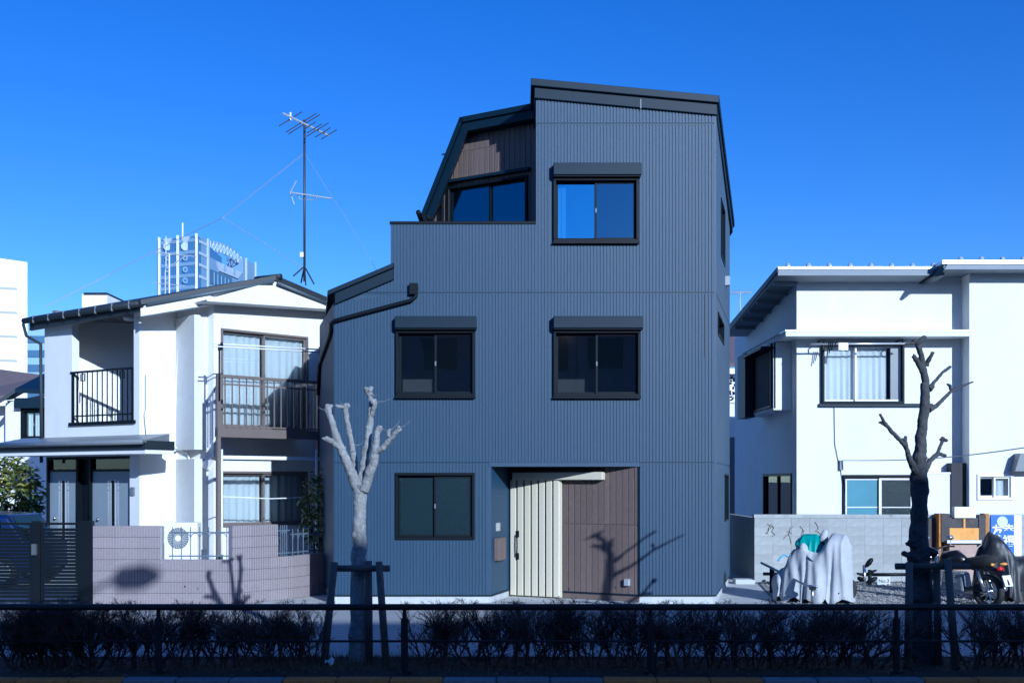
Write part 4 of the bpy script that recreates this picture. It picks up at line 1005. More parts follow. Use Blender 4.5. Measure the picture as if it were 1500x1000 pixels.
# second, nearer antenna in front of the tower
sY = 42.0
sa = thing('small_antenna', (X(248, sY), sY, Z(440, sY)), 'small white aerial with crossbars in front of the ornate tower', 'antenna')
sp = lambda px, py, dy=0: (X(px, sY + dy), sY + dy, Z(py, sY + dy))
MB().tube([sp(248, 440), sp(248, 372)], .03, 6).build('mast', M['silver_alu'], sa)
MB().tube([sp(228, 369), sp(287, 376)], .022, 6).build('boom', M['silver_alu'], sa); MB().tube([sp(224, 414), sp(272, 419)], .022, 6).build('boom', M['silver_alu'], sa)
MB().tube([sp(251, 389), sp(272, 375)], .02, 6).build('brace', M['silver_alu'], sa)
for px in (230, 238, 244, 255, 265, 275): MB().tube([sp(px, 369 + (px - 228) * .12, -.3), sp(px, 369 + (px - 228) * .12, .3)], .012, 4).build('element', M['silver_alu'], sa)
for px, y0_, y1_ in ((243, 346, 390), (242, 396, 432)): MB().tube([sp(px, y0_), sp(px, y1_)], .022, 5).build('element', M['silver_alu'], sa)
fr2 = MB().box(X(236, sY), X(262, sY), sY - .3, sY + .6, 0, Z(438, sY)).build('roof_stand', M['far_white'], sa)
# ================================================================== white house on the right
hY = 24.8
rh = thing('flat_white_house', (X(1300, hY), hY, 0), 'plain white two-storey house with thin flat eaves and side bay window', 'house')
xl, xr = X(1167, hY), X(1408.5, hY)
FH = Fr((xl, hY), (xr, hY)); hs = hY - .43
FH2 = Fr((X(1420, hs), hs), (X(1420, hs) + 4.5, hs))
FHs = Fr((xl, hY), (xl + .02, hY + 7)); FHs.n = Vector((-1, 0.003)).normalized()
zt_h = Z(402, hY)
wu = FH.op(1203, 1323, 503, 591); wl_ = FH.op(1234, 1342, 695, 800)
MB().wall(FH, [(0, zt_h), (FH.L, zt_h)], 0, [wu, wl_], -.2, 0).build('wall', M['stucco_cream'], rh)
sw = FH2.op(1431, 1484, 694, 732)
MB().wall(FH2, [(0, Z(396, hs)), (FH2.L, Z(396, hs))], 0, [sw], -.2, 0).build('wall', M['stucco_cream'], rh)
MB().box(X(1420, hs), X(1420, hs) + .2, hs + .201, hY + .2, 0, Z(396, hs) - .003).build('wall', M['stucco_cream'], rh)
lowo = (FHs.u(1160), FHs.u(1119), Z(755, 26), Z(693, 25.6)); lowo = (min(lowo[:2]), max(lowo[:2]), lowo[2] - .6, lowo[3])
MB().wall(FHs, [(0, zt_h), (FHs.L, zt_h - .55)], 0, [lowo], -.2, 0).build('wall', M['stucco_cream'], rh)
b = MB(); frame_bars(b, FHs, *lowo, .06, -.1, .03); b.fbox(FHs, (lowo[0] + lowo[1]) / 2 - .03, (lowo[0] + lowo[1]) / 2 + .03, lowo[2], lowo[3], -.08, .0)
wn = b.build('window', M['black_alu'], rh)
MB().fbox(FHs, lowo[0] + .06, lowo[1] - .06, lowo[2] + .06, lowo[3] - .06, -.05, -.04).build('pane', M['glass'], wn); room(FHs, lowo, 1.2, parent=rh, d_start=-.21, side=.02)
MB().box(xl + .9, xr + 4, hY + 2.2, hY + 7, 0, 6.0).build('rear_wall', M['stucco_cream'], rh)
# roofs
rf0 = hY - .62
zr0, zr1 = Z(390.5, rf0), Z(404, rf0)
rx0 = X(1139, rf0); rx1 = X(1384, rf0)
dzb = -.095
M['eave_grey'] = mat('eave_grey', (.20, .23, .26), .6, var=.1, scale=3, stretch=(1, 1, 8))
def rslab(name, x0, x1, y0, y1, z1, th, m, k=dzb):
    b = MB().hexa([(x0, y0, z1 - th), (x1, y0, z1 - th), (x1, y1, z1 - th + k * (y1 - y0)), (x0, y1, z1 - th + k * (y1 - y0)), (x0, y0, z1), (x1, y0, z1), (x1, y1, z1 + k * (y1 - y0)), (x0, y1, z1 + k * (y1 - y0))])
    return b.build(name, m, rh)
rslab('roof', rx0, rx1, rf0, hY + 5.4, zr0, .05, M['silver_alu'])
rslab('eave_board', rx0 + .015, rx1, rf0 + .02, hY + 5.35, zr0 - .051, .14, M['eave_grey'])
MB().sweep([(rx0 - .012, rf0, zr0 - .01), (rx0 - .012, hY + 5.4, zr0 - .01 + dzb * 6.0), (rx0 - .012, hY + 5.4, zr0 - .2 + dzb * 6.0), (rx0 - .012, rf0, zr0 - .12)], (.026, 0, 0)).build('verge_board', M['trim'], rh)
for k in range(6):
    yy = rf0 + .5 + k * .85; MB().box(rx0 + .03, xl - .01, yy, yy + .05, zr0 - .28 + dzb * (yy - rf0), zr0 - .192 + dzb * (yy - rf0)).build('rafter', M['eave_grey'], rh)
rf2 = hs - .55
MB().box(X(1381, rf2), X(1381, rf2) + 6, rf2, hY + 4, Z(385, rf2) - .02, Z(381, rf2)).build('roof', M['silver_alu'], rh)
MB().box(X(1383, rf2), X(1381, rf2) + 6, rf2 + .03, hY + 4, Z(394, rf2), Z(385, rf2) - .021).build('eave_board', M['eave_grey'], rh)
MB().hexa([(X(1370, rf2), rf2 + .1, Z(404, rf2)), (X(1377, rf2), rf2 + .02, Z(404, rf2)), (X(1377, rf2), hY + 2, Z(404, rf2)), (X(1370, rf2), hY + 2, Z(404, rf2)), (X(1380, rf2), rf2 + .02, Z(390, rf2)), (X(1391, rf2), rf2 + .01, Z(383, rf2)), (X(1391, rf2), hY + 2, Z(383, rf2)), (X(1380, rf2), hY + 2, Z(390, rf2))]).build('verge_board', M['trim'], rh)
for px in [1154 + 30.4 * k for k in range(8)]:
    MB().lathe((X(px, rf0 + .15), rf0 + .15, zr0), [(.06, 0), (.06, .05), (.035, .10)], 8).build('snow_guard', M['silver_alu'], rh)
for px in [1407 + 30.6 * k for k in range(5)]:
    MB().lathe((X(px, rf2 + .15), rf2 + .15, Z(381, rf2)), [(.06, 0), (.06, .05), (.035, .10)], 8).build('snow_guard', M['silver_alu'], rh)
# string-course canopy between the storeys, wrapping the corner
cd = .5
cz_ = Z(485, hY - cd)
MB().box(X(1151, hY - cd), X(1423, hY - cd), hY - cd, hY, cz_ - .11, cz_).build('canopy', M['stucco_cream'], rh)
MB().box(X(1150, hY - cd), X(1423.5, hY - cd), hY - cd - .02, hY - .001, cz_, cz_ + .03).build('canopy_cap', M['silver_alu'], rh)
MB().box(X(1151, hY - cd), xl, hY, hY + 4.0, cz_ - .11, cz_).build('canopy', M['stucco_cream'], rh)
MB().box(X(1150, hY - cd), xl - .001, hY, hY + 4.05, cz_, cz_ + .03).build('canopy_cap', M['trim'], rh)
# upper window with shutter pocket, curtains and laundry pole
M['glass_clear'] = glass('clear_glass', (.94, .96, .97), refl=.06)
wn = window(rh, FH, wu, fm='black_alu', sm='white_paint', ft=.05, proj=.10, gl=('glass_clear', 'glass_clear'), split=.42, st=.04, curtain=[(.0, .42), (.42, .84)], folds=14, rm=M['room'], handle=False)
MB().fbox(FH, wu[1] - .28, wu[1] - .05, wu[2] + .05, wu[3] - .05, -.06, -.02).build('shutter_pocket', M['tower_blue'] if False else M['gutter'], wn)
MB().fbox(FH, wu[0] - .06, wu[1] + .65, wu[2] - .07, wu[2] - .0, 0, .07).build('sill', M['trim'], wn)
ly = hY - .42
MB().tube([(X(1188, ly), ly, Z(504, ly)), (X(1332, ly), ly, Z(503, ly))], .022, 8).build('laundry_pole', M['silver_alu'], smooth=True, label='pale laundry pole hanging before the upper window of the right house', cat='pole')
for px in (1206, 1322):
    MB().tube([(X(px, ly), hY, Z(497, ly)), (X(px, ly), ly - .02, Z(497, ly)), (X(px, ly), ly, Z(503, ly))], .018, 6).build('pole_bracket', M['black_alu'], rh)
cl = thing('white_cloth', (X(1235, ly), ly, Z(513, ly)), 'small white cloth pegged to the laundry pole at the right house', 'cloth')
cb_ = MB()
for j in range(5):
    for i in range(9): cb_.v.append((X(1228 + 14 * i / 8, ly), ly - .028 + .006 * math.sin(i * 1.7) * j / 4, Z(502 + 11 * j / 4, ly)))
for j in range(4):
    for i in range(8): a = j * 9 + i; cb_.f.append((a, a + 1, a + 10, a + 9))
cb_.build('cloth', M['white_paint'], cl, fix=False)
for px in (1214, 1217, 1220, 1225):
    MB().tube([(X(px, ly), ly - .03, Z(500, ly)), (X(px - 3, ly), ly - .03, Z(500 + (1228 - px) * 1.4 + 2, ly))], .012, 5).build('clothes_peg', M['black_alu'], label='dark pegs and hangers bunched at the end of the laundry pole', cat='clothes peg', group='pegs on the laundry pole')
# lower window, half open, with its shutter pocket wall
M['pane_teal'] = mat('pane_teal', (.09, .24, .31), .25, var=.12, scale=2, spec=.6)
wn = window(rh, FH, wl_, fm='black_alu', sm='white_paint', ft=.06, proj=.04, gl=('pane_teal', 'glass_frost'), split=.52, st=.055, rm=M['room'], handle=False, midbar=.55)
pk = (FH.u(1344), FH.u(1405))
MB().fbox(FH, pk[0], pk[1], 0, Z(694, hY), 0, .22).build('shutter_pocket', M['stucco_cream'], rh)
MB().fbox(FH, pk[0] - .02, pk[1] + .03, Z(694, hY), Z(691.5, hY), 0, .24).build('pocket_cap', M['silver_alu'], rh)
window(rh, FH2, sw, fm='white_paint', ft=.06, proj=.03, gl=('glass', 'glass_clear'), split=.5, curtain=[(.5, 1)], handle=False)
hd = FH2.op(1478, 1512, 664, 690)
MB().fprism(FH2, [(hd[0], hd[2]), (hd[0] + .12, hd[3]), (hd[1], hd[3]), (hd[1], hd[2])], 0, .3).build('vent_hood', M['gutter'], rh)
# bay window on the side wall
by0, by1 = hY + .45, hY + 3.4
bx_ = xl - .42
bz0, bz1 = Z(600, hY + .4), cz_ - .12
bayw = MB().box(bx_, xl - .002, by0, by0 + .06, bz0, bz1).box(bx_, xl - .002, by1 - .06, by1, bz0, bz1).box(bx_, xl - .002, by0 + .06, by1 - .06, bz0, bz0 + .06)
bayw.build('bay_window', M['stucco_cream'], rh)
bf = Fr((bx_, by0), (bx_, by1)); bf.n = Vector((-1, 0))
bo = (.08, 2.0, bz0 + .06, bz1 - .02)
MB().fbox(bf, 0, bf.L, bz0 + .04, bz1, -.05, -.01).build('bay_backing', M['room'], rh)
window(rh, bf, bo, ft=.06, proj=.05, roomy=False, handle=False, gl=('glass', 'glass'))
MB().fbox(bf, 2.05, 2.95, bz0 - .05, bz1 - .02, -.03, .22).build('shutter_pocket', M['trim'], rh)
MB().fbox(bf, -.02, 2.0, bz1 - .16, bz1 - .1, 0, .3).build('bay_rail', M['black_alu'], rh)
# overhead wire reaching the wall hook
hk = (X(1231, hY), Z(683, hY))
wh = MB().fbox(FH, FH.u(1229), FH.u(1234), Z(688, hY), Z(674, hY), 0, .07).build('wire_hook', M['gutter'], rh)
p0 = Vector((X(1232, hY), hY - .08, Z(674, hY))); p1 = Vector((X(1560, 20), 20, Z(646, 20)))
pts = [tuple(p0.lerp(p1, t) - Vector((0, 0, .12 * math.sin(math.pi * t)))) for t in [k / 12 for k in range(13)]]
MB().tube(pts, .012, 5).build('service_wire', M['silver_alu'], label='thin pale service wire stretched to the hook on the right house', cat='wire')
MB().tube([FH.pt(*FH.uz(1222, 590, .02), .02), FH.pt(*FH.uz(1223, 650, .02), .02), FH.pt(*FH.uz(1230, 684, .02), .02)], .008, 5).build('cable', M['gutter'], rh)

# ================================================================== concrete block wall of the lot
cwY = 23.75
cw = thing('concrete_block_wall', (X(1105, cwY), cwY, 0), 'grey concrete block wall behind the motorcycles', 'wall')
FC = Fr((X(1105, cwY), cwY), (X(1105, cwY) + 8.0, cwY))
def plain_block(L):
    b = MB().box(.004, L - .004, 0, .14, .004, .197); return b.mesh('block', M['block'])
course_blocks(FC, 0, 8.0, range(0, 7), cw, plain_block, key='p', stag=False)
MB().fbox(FC, .002, 8.0, 0, 1.398, -.13, -.004).build('mortar', M['mortar'], cw)
MB().fbox(FC, -.01, 8.02, 1.4, 1.47, -.15, .012).build('coping', M['block'], cw)
MB().fbox(FC, .0, .14, 0, 1.395, -5, -.14).build('return_wall', M['block'], cw)
# crack-like climbing stems
rr = random.Random(21)
M['spray'] = mat('spray', (.12, .42, .62), .8, var=.1)
vn = thing('dry_vine', (FC.pt(.6, 0)[0], cwY, 0), 'thin dry vine stems clinging to the concrete block wall', 'vine')
for k in range(9):
    u_ = rr.uniform(.2, 1.35); z_ = rr.uniform(.95, 1.35); pts = []
    for i in range(6): pts.append(FC.pt(u_, z_, .012)); u_ += rr.uniform(-.09, .1); z_ -= rr.uniform(.0, .1)
    MB().tube(pts, .005, 4).build('stem', M['twig'], vn)
pts = [FC.pt(*FC.uz(px, py, .004), .004) for px, py in ((1158, 817), (1150, 812), (1144, 815), (1140, 821))]
MB().tube(pts, [.012, .016, .018, .02], 4).build('spray_arrow', M['spray'], cw)
# low wall at the back of the passage with its sunlit end
lwY = 27.5
lw = thing('passage_wall', (X(1080, lwY), lwY, 0), 'dark block wall closing the narrow passage beside the dark house', 'wall')
FP = Fr((X(1060, lwY), lwY), (X(1104, lwY), lwY))
course_blocks(FP, 0, FP.L, range(0, 5), lw, plain_block, key='p', stag=False)
MB().fbox(FP, .002, FP.L, 0, .99, -.13, -.004).build('mortar', M['mortar'], lw)
# passage drain step
MB().box(X(1075, 23.5), X(1103, 23.5), 23.3, 23.6, 0, .1).build('passage_step', M['foundation'], kind='structure')
# house behind, seen through the gap
kY = 36.0
kh = thing('rear_house', (X(1080, kY), kY, 0), 'house with mauve roof seen through the gap beside the dark house', 'house')
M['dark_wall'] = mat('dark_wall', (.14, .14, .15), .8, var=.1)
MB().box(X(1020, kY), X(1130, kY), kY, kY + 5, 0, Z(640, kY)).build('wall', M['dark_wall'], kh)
MB().box(X(1020, kY), X(1130, kY), kY, kY + 5, Z(640, kY) + .002, Z(540, kY)).build('wall', M['stucco_cream'], kh)
MB().hexa([(X(1015, kY), kY - .5, Z(540, kY)), (X(1140, kY), kY - .5, Z(540, kY)), (X(1140, kY), kY + 5, Z(452, kY)), (X(1060, kY), kY + 5, Z(452, kY)), (X(1015, kY), kY - .5, Z(535, kY)), (X(1140, kY), kY - .5, Z(535, kY)), (X(1140, kY), kY + 5, Z(446, kY)), (X(1060, kY), kY + 5, Z(446, kY))]).build('roof', M['roof_mauve'], kh)
MB().box(X(1020, kY), X(1130, kY), kY - .42, kY, Z(549, kY), Z(541, kY)).build('gutter', M['white_paint'], kh)
sc_ = MB().box(X(1066, kY), X(1081, kY), kY - .06, kY, Z(590, kY), Z(550, kY)).build('window_screen', M['white_paint'], kh)
rr = random.Random(8)
for k in range(22):
    px, py = rr.uniform(1068, 1080), rr.uniform(553, 587); a = rr.uniform(0, 3); l = .06
    q = Vector((X(px, kY), kY - .075, Z(py, kY))); e = Vector((math.cos(a), 0, math.sin(a))) * l
    MB().tube([q - e, q, q + e], [.008, .035, .008], 4).build('leaf_motif', M['black_alu'], sc_)
an = thing('rear_antenna', (X(1083, 40), 40, Z(455, 40)), 'small white antenna on the roof seen beside the dark house', 'antenna')
ap2 = lambda px, py, dy=0: (X(px, 40 + dy), 40 + dy, Z(py, 40 + dy))
MB().tube([ap2(1084, 464), ap2(1084, 427)], .03, 6).build('mast', M['silver_alu'], an); MB().tube([ap2(1070, 429), ap2(1101, 428)], .025, 6).build('boom', M['silver_alu'], an)
for px in (1074, 1079, 1085, 1092, 1098): MB().tube([ap2(px - 5, 431, -.3), ap2(px + 5, 424, .3)], .012, 4).build('element', M['gutter'], an)

# ================================================================== things in the lot
# rusted panel and poster on the wall
pl = thing('rusty_cabinet', (X(1412, cwY - .1), cwY - .1, 0), 'scorched orange cabinet with dark doors leaning on the block wall', 'cabinet')
cY_ = cwY - .32
def cbox(name, a, b_, t, u_, m, d0=0.0, d1=.3, par=pl): return MB().box(X(a, cY_), X(b_, cY_), cY_ + d0, cY_ + d1, Z(u_, cY_), Z(t, cY_)).build(name, M[m], par)
M['scorch'] = mat('scorch', (.045, .042, .045), .7, var=.4, scale=6, stain=.5, sscale=3, scol=(.22, .10, .04))
M['orange'] = mat('orange', (.70, .32, .055), .6, var=.2, scale=6, stain=.5, sscale=3.5, scol=(.35, .12, .02))
M['brick_pink'] = mat('brick_pink', (.42, .30, .25), .85, var=.2, scale=7, stain=.4)
cbox('side_post', 1379, 1391, 752, 793, 'scorch'); cbox('side_post', 1434, 1444, 754, 795, 'scorch')
cbox('upper_panel', 1391, 1411, 758, 773, 'scorch', .01); cbox('upper_panel', 1414, 1433, 758, 773, 'scorch', .01)
cbox('orange_panel', 1391.2, 1433.8, 773, 790, 'orange', .0, .29); cbox('center_bar', 1411.2, 1413.8, 757, 773, 'orange', -.01, .2)
cbox('rust_edge', 1376, 1379, 752, 818, 'rust', .02); cbox('shelf', 1386, 1436, 790.5, 795, 'silver_alu', -.06)
cbox('lower_panel', 1392, 1432, 795.2, 849, 'brick_pink', .04)
cbox('corner_rust', 1444, 1450, 752, 795, 'rust', .05)
wbx = MB().box(X(1397, cY_), X(1428, cY_), cY_ - .05, cY_ + .1, Z(758, cY_), Z(742, cY_)).build('white_box', M['white_paint'], label='plain white box standing on top of the orange cabinet', cat='box')
MB().box(X(1357, cwY), X(1378, cwY), cwY - .12, cwY - .02, 0.0, Z(758, cwY)).build('storage_locker', M['scorch'], label='dark grey locker against the block wall beside the knobbly tree', cat='locker')
po = thing('poster', (X(1470, cwY), cwY - .03, .2), 'blue and white election poster with large characters on the block wall', 'poster')
M['poster_blue'] = mat('poster_blue', (.02, .12, .62), .5, var=.06)
M['poster_white'] = mat('poster_white', (.80, .80, .80), .5, var=.04)
M['poster_sun'] = mat('poster_sun', (.55, .68, .55), .5, var=.3, scale=10)
pz_ = cwY - .02
MB().box(X(1451, pz_), X(1485, pz_), pz_ - .012, pz_, Z(822, pz_), Z(754, pz_)).build('sheet', M['poster_blue'], po)
MB().box(X(1485.2, pz_), X(1496, pz_), pz_ - .012, pz_, Z(822, pz_), Z(754, pz_)).build('side_strip', M['poster_white'], po)
MB().lathe((X(1468, pz_), pz_ - .016, Z(763.5, pz_)), [(.115, 0), (.115, .003)], 24, 'y').build('sun_disc', M['poster_sun'], po)
def text(s_, size, loc, m, parent, name='lettering', bold=.0):
    cu = bpy.data.curves.new('lettering', 'FONT'); cu.body = s_; cu.size = size; cu.align_x = 'CENTER'; cu.extrude = .001; cu.offset = bold
    o = bpy.data.objects.new('lettering', cu); link(o); bpy.context.view_layer.update()
    me = bpy.data.meshes.new_from_object(o.evaluated_get(bpy.context.evaluated_depsgraph_get())); bpy.data.objects.remove(o)
    me.materials.clear(); me.materials.append(M[m]); n = bpy.data.objects.new(name, me); link(n)
    n.location = loc; n.rotation_euler = (R(90), 0, 0); setp(n, parent); return n
text('幸', .26, (X(1477, pz_), pz_ - .016, Z(782, pz_)), 'poster_white', po, bold=.006)
text('福', .26, (X(1477, pz_), pz_ - .016, Z(798, pz_)), 'poster_white', po, bold=.006)
text('友', .26, (X(1461, pz_), pz_ - .016, Z(783, pz_)), 'poster_white', po, bold=.006)
# parking bars with number plates
def bar(px0, px1, py, label, plate=None):
    y = 23.0; t = thing('parking_bar', (X((px0 + px1) / 2, y), y, 0), label, 'barrier', 'low bars of the motorcycle lot')
    z_ = Z(py, y); MB().tube([(X(px0, y), y, z_), (X(px1, y), y, z_)], .035, 8).build('crossbar', M['black_alu'], t, smooth=True)
    for px in (px0 + 12, px1 - 8): MB().tube([(X(px, y), y, 0), (X(px, y), y, z_ + .1)], .04, 8).build('post', M['black_alu'], t, smooth=True)
    return t, y
t, y = bar(1118, 1165, 840, 'low black parking bar beside the silver covered motorcycle')
MB().box(X(1132, y), X(1146, y), y - .05, y - .036, Z(856, y), Z(844, y)).build('plate', M['gutter'], t)
t, y = bar(1262, 1352, 841, 'low black parking bar with the number plate')
M['plate_white'] = mat('plate_white', (.5, .52, .54), .5, var=.05)
MB().box(X(1284, y), X(1303, y), y - .05, y - .036, Z(857, y), Z(844, y)).build('plate', M['plate_white'], t)
text('No.3', .11, (X(1293.5, y), y - .053, Z(852.5, y)), 'black_alu', t)
# chrome lean post in front of the covered motorcycle
y = gY(888)
cp = thing('lean_rail', (X(1190, y), y, 0), 'chrome post with sloping rail beside the silver covered motorcycle', 'rail')
MB().tube([(X(1190, y), y, 0), (X(1190, y), y, Z(858, y))], .028, 10).build('post', M['steel'], cp, smooth=True)
MB().tube([(X(1196, y), y - .05, Z(858.5, y)), (X(1184, y), y + .1, Z(858, y)), (X(1146, y), y + 1.6, Z(834, y)), (X(1131, y + 2.2), y + 2.2, Z(831, y + 2.2))], .024, 8).build('sloping_rail', M['steel'], cp, smooth=True)
MB().box(X(1186, y), X(1194, y), y - .06, y + .05, Z(863, y), Z(858, y)).build('clamp', M['black_alu'], cp)
MB().tube([(X(1131, y + 2.2), y + 2.2, Z(831, y + 2.2)), (X(1131, y + 2.2), y + 2.2, 0)], .05, 8).build('post', M['black_alu'], cp, smooth=True)
# post with paddle-shaped mirrors
y = 22.0
mp_ = thing('mirror_post', (X(1266, y), y, 0), 'slim chrome post with dark oval mirrors between the motorcycles', 'post')
MB().tube([(X(1266, y), y, 0), (X(1266, y), y, Z(827, y))], .035, 8).build('post', M['steel'], mp_, smooth=True)
def paddle(a, b_, wd):
    p, q = Vector((X(a[0], y), y - .03, Z(a[1], y))), Vector((X(b_[0], y), y - .05, Z(b_[1], y)))
    bb = MB().tube([p, p.lerp(q, .15), p.lerp(q, .5), p.lerp(q, .85), q], [.012, wd * .7, wd, wd * .8, .015], 10); bb.build('mirror', M['black_alu'], mp_, smooth=True)
paddle((1267, 830), (1277, 817), .055); paddle((1268, 840), (1283, 834), .03); paddle((1266, 842), (1254, 839), .03); paddle((1268, 853), (1284, 845), .05); paddle((1265, 850), (1255, 845), .05)

# covered motorcycles: a cloth draped over handlebar, tank, seat and box
M['silver_cover'] = mat('silver_cover', (.42, .43, .44), .8, metal=0.0, var=.1, scale=5, bump=.3, bscale=18)
M['teal_cover'] = mat('teal_cover', (.02, .27, .24), .5, var=.15, scale=5)
M['black_cover'] = mat('black_cover', (.016, .018, .022), .5, var=.2, scale=4, bump=.3, bscale=16)
def drape(keys, ax, seed, foldn=3.4, hem=.06, famp=.042):
    """keys: (s, top height, half width top, half width bottom) along the axis ax = (start, end)"""
    rr = random.Random(seed); a, b_ = Vector(ax[0]), Vector(ax[1]); d = (b_ - a); L = d.length; d.normalize(); n = Vector((-d.y, d.x, 0)); m = MB(); ns = 130; nk = 25
    def val(s_, k):
        for p, q in zip(keys, keys[1:]):
            if p[0] <= s_ <= q[0]:
                t = (s_ - p[0]) / (q[0] - p[0]); t = t * t * (3 - 2 * t); return p[k] + (q[k] - p[k]) * t
        return keys[-1][k]
    ph = [rr.uniform(0, 6.28) for _ in range(8)]
    for i in range(ns + 1):
        s_ = i / ns; h, wt, wb_ = val(s_, 1), val(s_, 2), val(s_, 3)
        end = min(1.0, min(s_, 1 - s_) / .06); end = .25 + .75 * math.sqrt(end)
        for k in range(nk + 1):
            v = abs(k / nk * 2 - 1); sd = -1 if k < nk / 2 else 1     # v=0 at the ridge, 1 at the hem
            w_ = (wt + (wb_ - wt) * v ** .8) * end * min(1, v * 3.2 + .0)
            z_ = h * (1 - v ** 1.9 * (1 - hem / max(h, .1)))
            f = famp * v ** 1.2 * (math.sin(s_ * foldn * 6.28 + ph[0] + sd) + .6 * math.sin(s_ * foldn * 2.7 * 6.28 + ph[1] + v * 2 * sd))
            hm = .05 * math.sin(s_ * 31 + ph[3]) * v ** 6
            p = a + d * (s_ * L + .05 * math.sin(v * 3 + s_ * 20 + ph[4]) * v) + n * sd * (w_ + f * .8)
            q = Vector((p.x, p.y, z_)); wv = noise.noise(Vector((q.x * 4, q.y * 4, q.z * 1.6))) * .07 + noise.noise(q * 9 + Vector((3, 1, 7))) * .028; p = p + n * sd * wv; m.v.append((p.x, p.y, max(.02, z_ + hm + noise.noise(q * 7) * .02 * min(1, v * 4 + .4))))
    for i in range(ns):
        for k in range(nk): q = i * (nk + 1) + k; m.f.append((q, q + 1, q + nk + 2, q + nk + 1))
    m.f.append(tuple(range(nk, -1, -1))); m.f.append(tuple(ns * (nk + 1) + k for k in range(nk + 1)))
    return m
mY = gY(887)
def wheel(c, r, parent, axis, wd=.1, name='wheel'):
    w_ = MB(); prof = [(r - .09, -wd * .4), (r - .03, -wd * .5), (r, -wd * .2), (r, wd * .2), (r - .03, wd * .5), (r - .09, wd * .4)]
    d = Vector((axis[0], axis[1], 0)).normalized(); fwd = Vector((-d.y, d.x, 0)); n = 28
    for rad, h in prof:
        for k in range(n): an_ = 2 * math.pi * k / n; w_.v.append(tuple(Vector(c) + d * h + (fwd * math.cos(an_) + Vector((0, 0, 1)) * math.sin(an_)) * rad))
    for i in range(len(prof)):
        for k in range(n):
            i2 = (i + 1) % len(prof); w_.f.append((i * n + k, i * n + (k + 1) % n, i2 * n + (k + 1) % n, i2 * n + k))
    o = w_.build(name, M['rubber'], parent, smooth=True)
    sp = MB()
    for k in range(10): an_ = 2 * math.pi * k / 10; sp.tube([Vector(c), Vector(c) + (fwd * math.cos(an_) + Vector((0, 0, 1)) * math.sin(an_)) * (r - .08)], .01, 5)
    sp.tube([Vector(c) - d * .07, Vector(c) + d * .07], .04, 10)
    sp.build('rim', M['steel'], o); return o
cm = thing('covered_motorcycle', (X(1195, mY), mY + .5, 0), 'motorcycle under a silver cover with a teal patch', 'covered motorcycle')
a0 = (X(1134, mY + .9), mY + .95, 0); a1 = (X(1254, mY), mY + .25, 0)
drape([(0, .45, .06, .25), (.12, .6, .10, .32), (.28, .95, .14, .40), (.42, 1.16, .18, .45), (.53, 1.04, .18, .46), (.63, 1.0, .2, .46), (.78, 1.26, .26, .42), (.93, 1.24, .24, .38), (1, 1.05, .16, .34)], (a0, a1), 3).build('cover', M['silver_cover'], cm, smooth=True, fix=False)
b0 = (X(1167, mY + .7), mY + .72, 0); b1 = (X(1208, mY + .5), mY + .50, 0)
tl = drape([(0, 1.12, .12, .25), (.3, 1.24, .15, .30), (.7, 1.24, .16, .34), (1, 1.1, .12, .3)], (b0, b1), 5, foldn=3, famp=.025)
tl.v = [(x, yy, max(z_, .92 + .16 * math.sin(x * 9))) for x, yy, z_ in tl.v]
tl.build('teal_patch', M['teal_cover'], cm, smooth=True, fix=False)
mm = MB().tube([(X(1205, mY + .5), mY + .50, 1.1), (X(1207, mY + .5), mY + .5, 1.2), (X(1209, mY + .5), mY + .49, 1.29), (X(1210, mY + .5), mY + .49, 1.32)], [.10, .075, .05, .015], 12)
mm.build('mirror_bump', M['silver_cover'], cm, smooth=True)
wheel((X(1240, mY), mY + .3, .27), .27, cm, (a1[1] - a0[1], -(a1[0] - a0[0])))
wheel((X(1150, mY + .9), mY + .86, .27), .27, cm, (a1[1] - a0[1], -(a1[0] - a0[0])))
bY = gY(886)
cm2 = thing('black_covered_motorcycle', (X(1490, bY), bY + .6, 0), 'motorcycle under a black cover in front of the poster', 'covered motorcycle')
a0 = (X(1432, bY + .6), bY + .75, 0); a1 = (X(1600, bY), bY + .55, 0)
drape([(0, .8, .05, .2), (.06, 1.0, .08, .26), (.15, 1.28, .10, .34), (.21, 1.22, .14, .40), (.42, .82, .18, .42), (.75, .9, .2, .42), (.93, .8, .18, .36), (1, .6, .10, .3)], (a0, a1), 13, foldn=4, famp=.035).build('cover', M['black_cover'], cm2, smooth=True, fix=False)
for xx in (1455, 1570): wheel((X(xx, bY + .6), bY + .66, .28), .28, cm2, (.1, 1))
# uncovered black motorcycle seen from behind at an angle
ux = Vector((.50, -.86, 0)).normalized()       # towards its tail
mo = Vector((X(1408, bY + .1), bY + .1, -.015)); side = Vector((-ux.y, ux.x, 0))
bk_ = thing('motorcycle', tuple(mo), 'uncovered black motorcycle with white number plate and red tail light', 'motorcycle')
M['bike_black'] = mat('bike_black', (.008, .008, .010), .3, var=.1, spec=.4)
M['red_lamp'] = mat('red_lamp', (.5, .01, .015), .15, var=.05)
def B(l, s_, h): return tuple(mo + ux * l + side * s_ + Vector((0, 0, h)))
wheel(B(.55, 0, .3), .3, bk_, (side.x, side.y), .12); wheel(B(-.75, 0, .3), .3, bk_, (side.x, side.y), .1)
MB().tube([B(-.45, 0, .72), B(-.3, 0, .82), B(-.1, 0, .84), B(.1, 0, .76)], [.06, .14, .15, .09], 14).build('tank', M['bike_black'], bk_, smooth=True)
MB().tube([B(.05, 0, .76), B(.25, 0, .76), B(.5, 0, .82), B(.72, 0, .88)], [.08, .12, .11, .05], 12).build('seat', M['rubber'], bk_, smooth=True)
